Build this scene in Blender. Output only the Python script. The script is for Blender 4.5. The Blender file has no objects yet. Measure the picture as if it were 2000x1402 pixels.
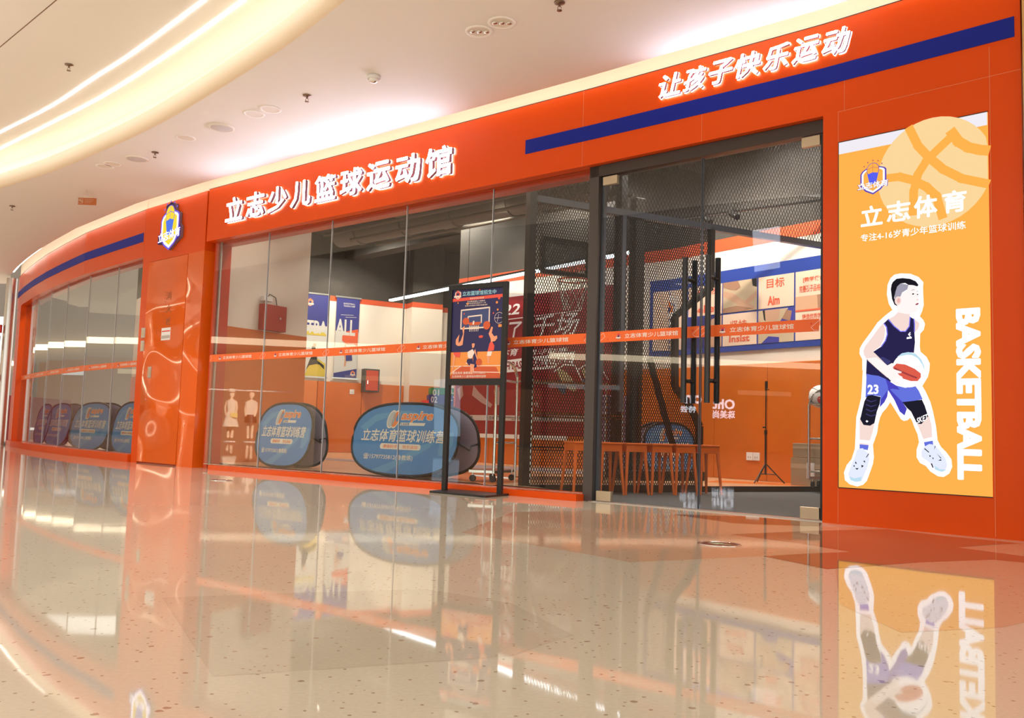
import bpy, bmesh, math, random
from mathutils import Vector, Matrix
random.seed(7)
sc = bpy.context.scene
col = sc.collection
# ---------------------------------------------------------------- camera, world, exposure, large lights
FPX, PITCH, ROLL, CAMH = 1779.6, math.radians(4.732), math.radians(1.7388), 0.5
_c, _s, _cr, _sr = math.cos(PITCH), math.sin(PITCH), math.cos(ROLL), math.sin(ROLL)
FW = Vector((0, _c, _s)); U0 = Vector((0, -_s, _c)); R0 = Vector((1, 0, 0))
RT = R0*_cr + U0*_sr; UP = -R0*_sr + U0*_cr
EYE = Vector((0, 0, CAMH))
cd = bpy.data.cameras.new('camera'); cam = bpy.data.objects.new('camera', cd); col.objects.link(cam)
cd.sensor_width = 36; cd.lens = 36*FPX/2000; cd.clip_end = 300; cd.clip_start = 0.02
m = Matrix.Identity(4)
for i in range(3): m[i][0], m[i][1], m[i][2], m[i][3] = RT[i], UP[i], -FW[i], EYE[i]
cam.matrix_world = m; sc.camera = cam
w = bpy.data.worlds.new('world'); sc.world = w; w.use_nodes = True
bg = w.node_tree.nodes['Background']; bg.inputs[0].default_value = (1.0, .95, .88, 1); bg.inputs[1].default_value = 1.95
vs = sc.view_settings; vs.view_transform = 'Standard'; vs.look = 'None'; vs.gamma = 1; vs.use_curve_mapping = False; vs.exposure = 0.06
sc.cycles.max_bounces = 7; sc.cycles.transparent_max_bounces = 24; sc.cycles.diffuse_bounces = 3; sc.cycles.glossy_bounces = 4
sc.cycles.caustics_reflective = False; sc.cycles.caustics_refractive = False; sc.cycles.sample_clamp_indirect = 6
def area(name, loc, target, size, power, color=(1, .87, .72), sy=None):
    l = bpy.data.lights.new(name, 'AREA'); l.energy = power; l.color = color; l.size = size
    if sy: l.shape = 'RECTANGLE'; l.size_y = sy
    o = bpy.data.objects.new(name, l); col.objects.link(o); o.location = loc
    o.rotation_euler = (Vector(target)-Vector(loc)).to_track_quat('-Z', 'Y').to_euler(); return o
def spot(name, loc, target, power, deg, color=(1, .85, .65), blend=.6):
    l = bpy.data.lights.new(name, 'SPOT'); l.energy = power; l.color = color; l.spot_size = math.radians(deg); l.spot_blend = blend; l.shadow_soft_size = .04
    o = bpy.data.objects.new(name, l); col.objects.link(o); o.location = loc
    o.rotation_euler = (Vector(target)-Vector(loc)).to_track_quat('-Z', 'Y').to_euler(); return o
for _x, _y, _p in ((-2.9, 15.9, 260), (-1.2, 14.2, 260), (.6, 12.2, 260), (-.9, 11.2, 200), (1.4, 10.4, 380), (2.5, 9.5, 220), (-5.6, 15.6, 200), (-7.4, 17.0, 160), (-2.35, 10.75, 150), (3.9, 8.6, 200), (1.9, 7.3, 230)):
    spot('gym_fill_spot', (_x, _y, 4.15), (_x, _y, 0), _p*1.7, 160, (1, .89, .74), .4).data.shadow_soft_size = .22  # added fill lamps with no fixtures, they brighten the gym interior
# ---------------------------------------------------------------- measuring helpers
def ray(x, y): return RT*((x-1000)/FPX) + UP*((701-y)/FPX) + FW
def atz(x, y, z): d = ray(x, y); return EYE + d*((z-CAMH)/d.z)
class Fr:                                             # vertical plane through plan points a (left) -> b (right)
    def __init__(s, a, b, off=0.0):
        a = Vector((a[0], a[1])); b = Vector((b[0], b[1])); s.L = (b-a).length; s.t = (b-a)/s.L
        s.n = Vector((s.t.y, -s.t.x)); s.a = a + s.n*off
    def P(s, u, v, o=0.0): q = s.a + s.t*u + s.n*o; return Vector((q.x, q.y, v))
    def px(s, x, y, o=0.0):
        d = ray(x, y); a = s.a + s.n*o; k = a.dot(s.n)/Vector((d.x, d.y)).dot(s.n); p = EYE + d*k
        return ((Vector((p.x, p.y))-a).dot(s.t), p.z)
class Path:                                           # polyline facade with mitred offsets
    def __init__(s, vs):
        s.v = [Vector(q) for q in vs]; s.c = [0]
        for i in range(1, len(s.v)): s.c.append(s.c[-1] + (s.v[i]-s.v[i-1]).length)
        sn = []
        for i in range(len(s.v)-1):
            t = (s.v[i+1]-s.v[i]).normalized(); sn.append(Vector((t.y, -t.x)))
        s.m = []
        for i in range(len(s.v)):
            if i == 0: s.m.append(sn[0])
            elif i == len(s.v)-1: s.m.append(sn[-1])
            else:
                q = (sn[i-1]+sn[i]).normalized(); s.m.append(q/q.dot(sn[i]))
        s.L = s.c[-1]
    def P(s, u, z, o=0.0):
        i = 0
        while i < len(s.v)-2 and u > s.c[i+1]: i += 1
        f = (u-s.c[i])/(s.c[i+1]-s.c[i]); q = s.v[i].lerp(s.v[i+1], f) + s.m[i].lerp(s.m[i+1], min(1, max(0, f)))*o
        return Vector((q.x, q.y, z))
    def us(s, u0, u1, step=None):
        r = [u0] + [c for c in s.c if u0+1e-4 < c < u1-1e-4] + [u1]; return r
    def px(s, x, y, o=0.0):
        d = ray(x, y); best = None
        for i in range(len(s.v)-1):
            a = s.v[i]+s.m[i]*o; b = s.v[i+1]+s.m[i+1]*o; t = b-a; n = Vector((t.y, -t.x)); k = a.dot(n)/Vector((d.x, d.y)).dot(n)
            p = EYE + d*k; f = (Vector((p.x, p.y))-a).dot(t)/t.dot(t)
            e = max(0, -f, f-1)
            if best is None or e < best[0]: best = (e, s.c[i]+f*(s.c[i+1]-s.c[i]), p.z)
        return best[1], best[2]
# ---------------------------------------------------------------- materials
MATS = {}
def mat(name, c, rough=.5, metal=0, em=0, emc=None, spec=.5, coat=0, noise=0, nscale=8, bump=0, bscale=20, alpha=1):
    if name in MATS: return MATS[name]
    m = bpy.data.materials.new(name); m.use_nodes = True; nt = m.node_tree; b = nt.nodes['Principled BSDF']
    b.inputs['Base Color'].default_value = (*c, 1); b.inputs['Roughness'].default_value = rough; b.inputs['Metallic'].default_value = metal
    b.inputs['Specular IOR Level'].default_value = spec; b.inputs['Coat Weight'].default_value = coat; b.inputs['Coat Roughness'].default_value = .05
    if em: b.inputs['Emission Color'].default_value = (*(emc or c), 1); b.inputs['Emission Strength'].default_value = em
    if alpha < 1: b.inputs['Alpha'].default_value = alpha
    if noise or bump:
        tc = nt.nodes.new('ShaderNodeTexCoord'); n = nt.nodes.new('ShaderNodeTexNoise'); n.inputs['Scale'].default_value = nscale if noise else bscale
        nt.links.new(tc.outputs['Object'], n.inputs['Vector'])
        if noise:
            mx = nt.nodes.new('ShaderNodeMix'); mx.data_type = 'RGBA'; mx.inputs[6].default_value = (*[v*(1-noise) for v in c], 1); mx.inputs[7].default_value = (*[min(1, v*(1+noise)) for v in c], 1)
            nt.links.new(n.outputs['Fac'], mx.inputs[0]); nt.links.new(mx.outputs[2], b.inputs['Base Color'])
        if bump:
            n2 = nt.nodes.new('ShaderNodeTexNoise'); n2.inputs['Scale'].default_value = bscale; nt.links.new(tc.outputs['Object'], n2.inputs['Vector'])
            bp = nt.nodes.new('ShaderNodeBump'); bp.inputs['Strength'].default_value = bump; bp.inputs['Distance'].default_value = .02
            nt.links.new(n2.outputs['Fac'], bp.inputs['Height']); nt.links.new(bp.outputs[0], b.inputs['Normal'])
    MATS[name] = m; return m
def emi(name, c, s=1.0):
    if name in MATS: return MATS[name]
    m = bpy.data.materials.new(name); m.use_nodes = True; nt = m.node_tree; nt.nodes.clear()
    e = nt.nodes.new('ShaderNodeEmission'); e.inputs[0].default_value = (*c, 1); e.inputs[1].default_value = s
    o = nt.nodes.new('ShaderNodeOutputMaterial'); nt.links.new(e.outputs[0], o.inputs[0]); MATS[name] = m; return m
def glassmat(name, tint=(.93, .95, .94), gain=1.0):
    m = bpy.data.materials.new(name); m.use_nodes = True; nt = m.node_tree; nt.nodes.clear(); N = nt.nodes.new; L = nt.links.new
    g = N('ShaderNodeNewGeometry'); dp = N('ShaderNodeVectorMath'); dp.operation = 'DOT_PRODUCT'; L(g.outputs['Incoming'], dp.inputs[0]); L(g.outputs['Normal'], dp.inputs[1])
    ab = N('ShaderNodeMath'); ab.operation = 'ABSOLUTE'; L(dp.outputs['Value'], ab.inputs[0])
    su = N('ShaderNodeMath'); su.operation = 'SUBTRACT'; su.inputs[0].default_value = 1; L(ab.outputs[0], su.inputs[1])
    pw = N('ShaderNodeMath'); pw.operation = 'POWER'; pw.inputs[1].default_value = 5; L(su.outputs[0], pw.inputs[0])
    ma = N('ShaderNodeMath'); ma.operation = 'MULTIPLY_ADD'; ma.inputs[1].default_value = .96*gain; ma.inputs[2].default_value = .045*gain; L(pw.outputs[0], ma.inputs[0])
    t = N('ShaderNodeBsdfTransparent'); t.inputs[0].default_value = (*tint, 1); gl = N('ShaderNodeBsdfGlossy'); gl.inputs['Roughness'].default_value = 0.005
    mx = N('ShaderNodeMixShader'); L(ma.outputs[0], mx.inputs[0]); L(t.outputs[0], mx.inputs[1]); L(gl.outputs[0], mx.inputs[2])
    o = N('ShaderNodeOutputMaterial'); L(mx.outputs[0], o.inputs[0]); return m
def terrazzo(name, c, chip, c2, rough=.035):
    m = bpy.data.materials.new(name); m.use_nodes = True; nt = m.node_tree; b = nt.nodes['Principled BSDF']; N = nt.nodes.new; L = nt.links.new
    tc = N('ShaderNodeTexCoord'); base = N('ShaderNodeTexNoise'); base.inputs['Scale'].default_value = 90; L(tc.outputs['Object'], base.inputs['Vector'])
    mb = N('ShaderNodeMix'); mb.data_type = 'RGBA'; mb.inputs[6].default_value = (*[v*.9 for v in c], 1); mb.inputs[7].default_value = (*[min(1, v*1.08) for v in c], 1); L(base.outputs['Fac'], mb.inputs[0])
    prev = mb.outputs[2]
    for sc_, cc, th, fr in ((20, chip, .15, .20), (48, chip, .2, .30), (30, c2, .17, .25)):
        v = N('ShaderNodeTexVoronoi'); v.inputs['Scale'].default_value = sc_; L(tc.outputs['Object'], v.inputs['Vector'])
        lt = N('ShaderNodeMath'); lt.operation = 'LESS_THAN'; lt.inputs[1].default_value = th; 
        ns = N('ShaderNodeTexNoise'); ns.inputs['Scale'].default_value = sc_*3; L(tc.outputs['Object'], ns.inputs['Vector'])
        ad = N('ShaderNodeMath'); ad.operation = 'MULTIPLY_ADD'; ad.inputs[1].default_value = .25; L(ns.outputs['Fac'], ad.inputs[0]); L(v.outputs['Distance'], ad.inputs[2])
        L(ad.outputs[0], lt.inputs[0]); lt.inputs[1].default_value = th+.12
        sp = N('ShaderNodeSeparateColor'); L(v.outputs['Color'], sp.inputs[0]); l2 = N('ShaderNodeMath'); l2.operation = 'LESS_THAN'; l2.inputs[1].default_value = fr; L(sp.outputs[0], l2.inputs[0])
        mu = N('ShaderNodeMath'); mu.operation = 'MULTIPLY'; L(lt.outputs[0], mu.inputs[0]); L(l2.outputs[0], mu.inputs[1])
        mm = N('ShaderNodeMath'); mm.operation = 'MULTIPLY'; mm.inputs[1].default_value = .75; L(mu.outputs[0], mm.inputs[0])
        mx = N('ShaderNodeMix'); mx.data_type = 'RGBA'; L(mm.outputs[0], mx.inputs[0]); L(prev, mx.inputs[6]); mx.inputs[7].default_value = (*cc, 1); prev = mx.outputs[2]
    L(prev, b.inputs['Base Color']); b.inputs['Roughness'].default_value = rough; b.inputs['Specular IOR Level'].default_value = .75
    big = N('ShaderNodeTexNoise'); big.inputs['Scale'].default_value = 3.0; L(tc.outputs['Object'], big.inputs['Vector'])
    bp = N('ShaderNodeBump'); bp.inputs['Strength'].default_value = .06; bp.inputs['Distance'].default_value = .004; L(big.outputs['Fac'], bp.inputs['Height']); L(bp.outputs[0], b.inputs['Normal'])
    MATS[name] = m; return m
def wavy_orange():
    m = mat('orange_gloss_wavy', (.78, .12, .008), .07, spec=.6); nt = m.node_tree; b = nt.nodes['Principled BSDF']; N = nt.nodes.new; L = nt.links.new
    tc = N('ShaderNodeTexCoord'); n = N('ShaderNodeTexNoise'); n.inputs['Scale'].default_value = 1.1; n.inputs['Detail'].default_value = 0; L(tc.outputs['Object'], n.inputs['Vector'])
    bp = N('ShaderNodeBump'); bp.inputs['Strength'].default_value = 1.0; bp.inputs['Distance'].default_value = .30; L(n.outputs['Fac'], bp.inputs['Height']); L(bp.outputs[0], b.inputs['Normal']); return m
ORANGE = mat('orange_aluminium_panel', (.74, .078, .004), .24, spec=.25, bump=.03, bscale=2.5)
ORANGEW = wavy_orange()
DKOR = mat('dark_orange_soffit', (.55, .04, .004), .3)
BLUE = mat('blue_strip', (.010, .022, .30), .5, spec=.15)
BLUED = mat('navy_print', (.02, .025, .13), .5)
CREAM = mat('cream_plaster', (.88, .74, .58), .6)
CEIL = mat('ceiling_paint', (.88, .85, .82), .7)
WHITE = mat('white_wall', (.84, .78, .70), .6)
WAINS = mat('orange_wall_padding', (.64, .15, .008), .35, noise=.12, nscale=3)
STRIPE = mat('red_orange_stripe', (.70, .10, .03), .5)
DARKCEIL = mat('dark_gym_ceiling', (.058, .052, .048), .8, noise=.2)
DUCT = mat('painted_duct', (.10, .09, .082), .6)
BLACK = mat('black_metal', (.012, .012, .013), .35)
DKGREY = mat('dark_grey_metal', (.085, .075, .072), .3, metal=.3)
BLUEGREY = mat('blue_grey_edge', (.10, .125, .16), .25, metal=.4)
CHROME = mat('chrome', (.75, .73, .68), .15, metal=1)
BRASS = mat('satin_brass_clip', (.60, .52, .38), .3, metal=.8)
ALU = mat('aluminium', (.6, .58, .55), .3, metal=.9)
CARPET = mat('grey_carpet', (.10, .11, .115), .9, noise=.3, nscale=120)
COURT = mat('court_floor', (.72, .42, .24), .25, spec=.5)
COURTO = mat('court_floor_orange', (.80, .22, .05), .25)
COURTG = mat('court_floor_grey', (.32, .33, .38), .3)
WHT = mat('white_print', (.85, .85, .85), .5)
BLK = mat('black_print', (.01, .01, .012), .5)
REDB = mat('red_banner_cloth', (.27, .014, .018), .5, noise=.15)
REDP = mat('red_print', (.75, .05, .04), .5)
ORP = mat('orange_print', (.85, .22, .04), .5)
TAPE = mat('orange_safety_tape', (.85, .14, .02), .4)
LETTER = emi('lit_letter_face', (.80, .82, 1.0), 22.0)
LSIDE = mat('letter_side', (.22, .18, .24), .4, metal=.3)
LHALO = emi('letter_halo_rim', (1.0, .85, .95), 9.0)
LED = emi('led_line', (1, .97, .93), 9)
COVE = emi('cove_led', (1.0, .82, .52), 8)
LEDW = emi('gym_led', (.95, .98, 1.0), 7)
GLASS = glassmat('clear_glass'); GLASSB = glassmat('door_glass', (.86, .88, .90))
MESHM = mat('expanded_metal', (.010, .010, .012), .7, spec=.15)
STOOLM = mat('orange_plastic', (.80, .17, .03), .35)
BXC = emi('lightbox_orange', (.98, .44, .075), 1.0)
BXB = emi('lightbox_orange_deep', (.97, .40, .06), 1.0)
BXP = emi('lightbox_pale_orange', (.94, .66, .32), 1.0)
BXW = emi('lightbox_white', (1, .97, 1.0), 1.25)
BXT = emi('lightbox_top_white', (.86, .82, .88), 1.0)
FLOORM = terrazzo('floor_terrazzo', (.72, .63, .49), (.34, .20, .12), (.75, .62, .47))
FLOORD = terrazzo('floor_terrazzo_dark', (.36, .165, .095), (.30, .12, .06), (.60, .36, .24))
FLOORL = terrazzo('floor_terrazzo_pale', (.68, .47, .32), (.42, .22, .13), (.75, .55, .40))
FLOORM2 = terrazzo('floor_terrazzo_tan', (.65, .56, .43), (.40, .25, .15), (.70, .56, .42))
# ---------------------------------------------------------------- mesh building
def wloc(o):
    v = Vector((0, 0, 0))
    while o: v += o.location; o = o.parent
    return v
class MB:
    def __init__(s): s.v = []; s.f = []; s.mi = []; s.mats = []; s.sm = []
    def _m(s, m):
        if m not in s.mats: s.mats.append(m)
        return s.mats.index(m)
    def add(s, vs, fs, m, smooth=False):
        b = len(s.v); k = s._m(m); s.v += [Vector(v) for v in vs]
        for f in fs: s.f.append([b+i for i in f]); s.mi.append(k); s.sm.append(smooth)
        return s
    def hexa(s, p, m):                                # 8 corners: 0-3 bottom loop, 4-7 top loop
        return s.add(p, [(3, 2, 1, 0), (4, 5, 6, 7), (0, 1, 5, 4), (1, 2, 6, 5), (2, 3, 7, 6), (3, 0, 4, 7)], m)
    def box(s, lo, hi, m):
        x0, y0, z0 = lo; x1, y1, z1 = hi
        return s.hexa([(x0, y0, z0), (x1, y0, z0), (x1, y1, z0), (x0, y1, z0), (x0, y0, z1), (x1, y0, z1), (x1, y1, z1), (x0, y1, z1)], m)
    def fbox(s, F, u0, u1, v0, v1, o0, o1, m):        # box on a frame, o1 = front
        P = F.P; return s.hexa([P(u0, v0, o1), P(u1, v0, o1), P(u1, v0, o0), P(u0, v0, o0), P(u0, v1, o1), P(u1, v1, o1), P(u1, v1, o0), P(u0, v1, o0)], m)
    def bar(s, a, b, w, m, h=None, up=Vector((0, 0, 1))):
        a = Vector(a); b = Vector(b); d = (b-a).normalized(); h = h or w
        x = d.cross(up); x = x.normalized() if x.length > 1e-4 else Vector((1, 0, 0)); y = x.cross(d)
        x *= w/2; y *= h/2
        return s.hexa([a-x-y, a+x-y, a+x+y, a-x+y, b-x-y, b+x-y, b+x+y, b-x+y], m)
    def cyl(s, a, b, r, m, n=12, r2=None, caps=True):
        a = Vector(a); b = Vector(b); d = (b-a).normalized(); r2 = r if r2 is None else r2
        x = d.orthogonal().normalized(); y = d.cross(x); vs = []
        for q, rr in ((a, r), (b, r2)):
            for i in range(n): t = 2*math.pi*i/n; vs.append(q + (x*math.cos(t)+y*math.sin(t))*rr)
        s.add(vs, [(i, (i+1) % n, n+(i+1) % n, n+i) for i in range(n)], m, True)
        if caps: s.add(vs, [tuple(range(n))[::-1], tuple(range(n, 2*n))], m)
        return s
    def tube(s, pts, r, m, n=8, closed=False):
        pts = [Vector(p) for p in pts]; N = len(pts); vs = []
        for i, p in enumerate(pts):
            a = pts[i-1] if (i or closed) else p; b = pts[(i+1) % N] if (i < N-1 or closed) else p
            d = (b-a).normalized(); x = d.cross(Vector((.13, .07, .99))); x = x.normalized() if x.length > 1e-3 else d.orthogonal().normalized(); y = d.cross(x)
            for k in range(n): t = 2*math.pi*k/n; vs.append(p + (x*math.cos(t)+y*math.sin(t))*r)
        fs = []
        for i in range(N if closed else N-1):
            j = (i+1) % N
            for k in range(n): fs.append((i*n+k, i*n+(k+1) % n, j*n+(k+1) % n, j*n+k))
        s.add(vs, fs, m, True)
        if not closed: s.add(vs, [tuple(range(n))[::-1], tuple(range((N-1)*n, N*n))], m)
        return s
    def lathe(s, prof, c, m, n=20):
        vs = []; c = Vector(c)
        for r, z in prof:
            for i in range(n): t = 2*math.pi*i/n; vs.append(c + Vector((r*math.cos(t), r*math.sin(t), z)))
        fs = [(j*n+i, j*n+(i+1) % n, (j+1)*n+(i+1) % n, (j+1)*n+i) for j in range(len(prof)-1) for i in range(n)]
        return s.add(vs, fs, m, True)
    def ball(s, c, r, m, n=16, sx=1, sy=1, sz=1):
        c = Vector(c); vs = []; k = n//2
        for j in range(k+1):
            ph = math.pi*j/k
            for i in range(n): t = 2*math.pi*i/n; vs.append(c+Vector((r*sx*math.sin(ph)*math.cos(t), r*sy*math.sin(ph)*math.sin(t), r*sz*math.cos(ph))))
        return s.add(vs, [(j*n+i, (j+1)*n+i, (j+1)*n+(i+1) % n, j*n+(i+1) % n) for j in range(k) for i in range(n)], m, True)
    def poly(s, pts, m): return s.add(pts, [tuple(range(len(pts)))], m)
    def strip(s, path, u0, u1, z0, z1, o0, o1, m, extra=0):
        us = path.us(u0, u1)
        for a, b in zip(us, us[1:]):
            P = path.P; e = 1e-5
            s.hexa([P(a+e, z0, o1), P(b-e, z0, o1), P(b-e, z0, o0), P(a+e, z0, o0), P(a+e, z1, o1), P(b-e, z1, o1), P(b-e, z1, o0), P(a+e, z1, o0)], m)
        return s
    # flat art on a frame: points (u,v)
    def fp(s, F, pts, m, o): return s.poly([F.P(u, v, o) for u, v in pts], m)
    def fell(s, F, cu, cv, ru, rv, m, o, n=28, rot=0):
        c, q = math.cos(rot), math.sin(rot)
        return s.fp(F, [(cu+ru*math.cos(t)*c-rv*math.sin(t)*q, cv+ru*math.cos(t)*q+rv*math.sin(t)*c) for t in [2*math.pi*i/n for i in range(n)]], m, o)
    def fline(s, F, pts, w, m, o, closed=False):
        N = len(pts)
        for i in range(N if closed else N-1):
            (a, b), (c, d) = pts[i], pts[(i+1) % N]; l = math.hypot(c-a, d-b) or 1; nx, ny = -(d-b)/l*w/2, (c-a)/l*w/2; ex, ey = (c-a)/l*w*.3, (d-b)/l*w*.3
            s.fp(F, [(a+nx-ex, b+ny-ey), (a-nx-ex, b-ny-ey), (c-nx+ex, d-ny+ey), (c+nx+ex, d+ny+ey)], m, o)
        return s
    def build(s, name, parent=None, bevel=0):
        me = bpy.data.meshes.new(name); o3 = wloc(parent)
        me.from_pydata([tuple(v-o3) for v in s.v], [], s.f)
        for m in s.mats: me.materials.append(m)
        for p, k, q in zip(me.polygons, s.mi, s.sm): p.material_index = k; p.use_smooth = q
        me.update(); ob = bpy.data.objects.new(name, me); col.objects.link(ob)
        if parent: ob.parent = parent
        if bevel:
            b = ob.modifiers.new('bevel', 'BEVEL'); b.width = bevel; b.segments = 2; b.limit_method = 'ANGLE'
        return ob
def thing(name, label, cat, loc=(0, 0, 0), group=None, kind=None):
    o = bpy.data.objects.new(name, None); col.objects.link(o); o.location = loc; o.matrix_world = Matrix.Translation(Vector(loc)); o.empty_display_size = .1
    if label: o['label'] = label; o['category'] = cat
    if group: o['group'] = group
    if kind: o['kind'] = kind
    return o
def tag(o, label, cat, group=None): o['label'] = label; o['category'] = cat; (group and o.__setitem__('group', group)); return o
def struct(o): o['kind'] = 'structure'; return o
# text as mesh data, cached; returns verts2d(list of (x,y,z)), faces
_TX = {}
def textmesh(st, bold=0.0, shear=0.0, ext=0.0, latin=False):
    k = (st, bold, shear, ext)
    if k in _TX: return _TX[k]
    cu = bpy.data.curves.new('t', 'FONT'); cu.body = st; cu.size = 1; cu.offset = bold; cu.shear = shear; cu.extrude = ext; cu.resolution_u = 2
    cu.fill_mode = 'BOTH' if ext else 'FRONT'
    ob = bpy.data.objects.new('t', cu); col.objects.link(ob); dg = bpy.context.evaluated_depsgraph_get(); dg.update()
    me = bpy.data.meshes.new_from_object(ob.evaluated_get(dg)); vs = [tuple(v.co) for v in me.vertices]; fs = [tuple(p.vertices) for p in me.polygons]
    zs = [p.normal.z for p in me.polygons]
    bpy.data.objects.remove(ob); bpy.data.curves.remove(cu); bpy.data.meshes.remove(me)
    _TX[k] = (vs, fs, zs); return _TX[k]
def ftext(mb, F, st, box, m, o, bold=.012, shear=0, depth=0, side=None, rot=0, skew=0, mirror=False, fat=0):
    """text fitted to box (u0,v0,u1,v1) on frame; skew lifts v along u; rot=-90 turns it clockwise"""
    if fat:
        u0, v0, u1, v1 = box; w_ = v1-v0
        for k in range(8):
            a = math.pi*k/4; du, dv = fat*w_*math.cos(a), fat*w_*math.sin(a); e = fat*w_
            ftext(mb, F, st, (u0+e+du, v0+e+dv, u1-e+du, v1-e+dv), m, o+k*2e-5, bold, shear, depth, side, rot, skew, mirror)
        return
    if bold > .015 and len(st) and max(map(ord, st)) > 0x2000: return ftext(mb, F, st, box, m, o, 0, shear, depth, side, rot, skew, mirror, min(.018, bold*.6))
    ext = .05 if depth else 0
    vs, fs, zs = textmesh(st, bold, shear, ext)
    if not vs: return
    xs = [v[0] for v in vs]; ys = [v[1] for v in vs]; x0, x1, y0, y1 = min(xs), max(xs), min(ys), max(ys)
    u0, v0, u1, v1 = box; out = []
    for x, y, z in vs:
        a = (x-x0)/(x1-x0+1e-9); b = (y-y0)/(y1-y0+1e-9)
        if rot == -90: a, b = b, 1-a
        if mirror: a = 1-a
        u = u0+a*(u1-u0); v = v0+b*(v1-v0)+skew*a
        out.append(F.P(u, v, o+((z+ext)/(2*ext)*depth if depth else 0)))
    if depth and side:
        A = [f for f, zz in zip(fs, zs) if zz > .9]; B = [f for f, zz in zip(fs, zs) if zz <= .9]
        mb.add(out, A, m); mb.add(out, B, side)
    else: mb.add(out, fs, m)
# ---------------------------------------------------------------- plan of the shop front
ZT, ZF, ZC = 3.295, 2.667, 3.34
pA = (-3.66, 10.653); pE = (.592, 7.125); pC = (2.015, 5.887); pR = (2.862, 5.053)
MAIN = Path([pA, pE, pC, pR])
LEFT = Path([(-9.79, 17.85), (-9.22, 17.01), (-8.55, 16.08), (-7.875, 15.19), (-7.19, 14.34), (-6.387, 13.377), (-5.539, 12.485), (-4.86, 11.78)])
PIL = Fr((-4.85, 11.76), (-3.70, 10.72))
F_S = Fr(pA, pE); F_D = Fr(pE, pC); F_P = Fr(pC, pR)
sE = MAIN.c[1]; sC = MAIN.c[2]; sR = MAIN.c[3]
# ---- floor
mb = MB(); mb.box((-45, -30, -.12), (30, 45, 0), FLOORM); FLOOR = struct(mb.build('floor'))
def ccw(P):
    A = sum(P[i].x*P[(i+1) % len(P)].y-P[(i+1) % len(P)].x*P[i].y for i in range(len(P))); return P if A > 0 else P[::-1]
def inlay(pts, m, z, name='trim_1'):
    mb = MB(); mb.poly(ccw([atz(x, y, z) for x, y in pts]), m); return struct(mb.build(name, None))
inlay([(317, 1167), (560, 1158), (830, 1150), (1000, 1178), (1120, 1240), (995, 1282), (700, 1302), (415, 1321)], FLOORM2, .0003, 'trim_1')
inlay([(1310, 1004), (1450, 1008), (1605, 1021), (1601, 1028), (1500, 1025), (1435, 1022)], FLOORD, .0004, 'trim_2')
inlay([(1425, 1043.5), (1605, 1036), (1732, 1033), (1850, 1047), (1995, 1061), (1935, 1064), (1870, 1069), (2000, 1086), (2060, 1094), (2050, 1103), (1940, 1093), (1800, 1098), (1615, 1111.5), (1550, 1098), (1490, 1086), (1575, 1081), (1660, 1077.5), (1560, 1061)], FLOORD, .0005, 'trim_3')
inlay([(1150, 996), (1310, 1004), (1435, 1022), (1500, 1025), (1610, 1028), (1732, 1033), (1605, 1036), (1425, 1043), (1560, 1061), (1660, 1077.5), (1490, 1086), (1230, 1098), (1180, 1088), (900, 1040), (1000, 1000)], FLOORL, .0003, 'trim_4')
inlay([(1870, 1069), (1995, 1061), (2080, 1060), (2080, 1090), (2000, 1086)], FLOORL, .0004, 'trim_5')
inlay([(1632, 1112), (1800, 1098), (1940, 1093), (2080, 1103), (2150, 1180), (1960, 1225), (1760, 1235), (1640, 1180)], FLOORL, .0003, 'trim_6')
def fmarker(x, y, r, lab, green):
    c = atz(x, y, 0); t = thing('floor_marker', lab, 'floor marker', (c.x, c.y, 0)); 
    mb = MB(); mb.lathe([(r*.98, 0), (r, .001), (r*.97, .004), (r*.86, .004), (r*.84, .0025)], (c.x, c.y, 0), CHROME, 40); mb.build('rim', t)
    mb = MB(); mb.lathe([(r*.85, .0025), (0.0001, .0025)], (c.x, c.y, 0), mat('marker_disc', (.07, .02, .015), .2), 40); mb.build('disc', t)
    if green:
        G = mat('pale_green_print', (.35, .5, .25), .4); mb = MB(); k = r*.6
        q = [(-1, -.15), (-.1, -.15), (-.1, -.55), (1, 0), (-.1, .55), (-.1, .15), (-1, .15)]
        a = math.radians(140); mb.poly([(c.x+k*(x_*math.cos(a)-y_*math.sin(a)), c.y+k*(x_*math.sin(a)+y_*math.cos(a)), .0032) for x_, y_ in q], G); mb.build('arrow', t)
fmarker(1405, 1063, .105, 'round metal floor marker with a green arrow before the glass doors', True)
fmarker(432, 938, .10, 'small round metal floor disc near the orange pillar', False)
# ---- main fascia
mb = MB(); mb.strip(MAIN, 0, sR, ZF, ZT, -.28, 0, ORANGE); FAS = struct(mb.build('wall_front'))
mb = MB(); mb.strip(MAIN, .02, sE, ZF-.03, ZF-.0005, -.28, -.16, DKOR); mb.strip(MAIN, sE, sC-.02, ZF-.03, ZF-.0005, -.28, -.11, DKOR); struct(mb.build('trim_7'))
u0, v0 = MAIN.px(1027, 275); u1, _ = MAIN.px(1981, 40)
mb = MB(); mb.strip(MAIN, u0, u1, 2.872, 2.993, .001, .004, BLUE); tag(mb.build('blue_stripe'), 'long blue stripe along the orange fascia under the slogan', 'stripe')
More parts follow.
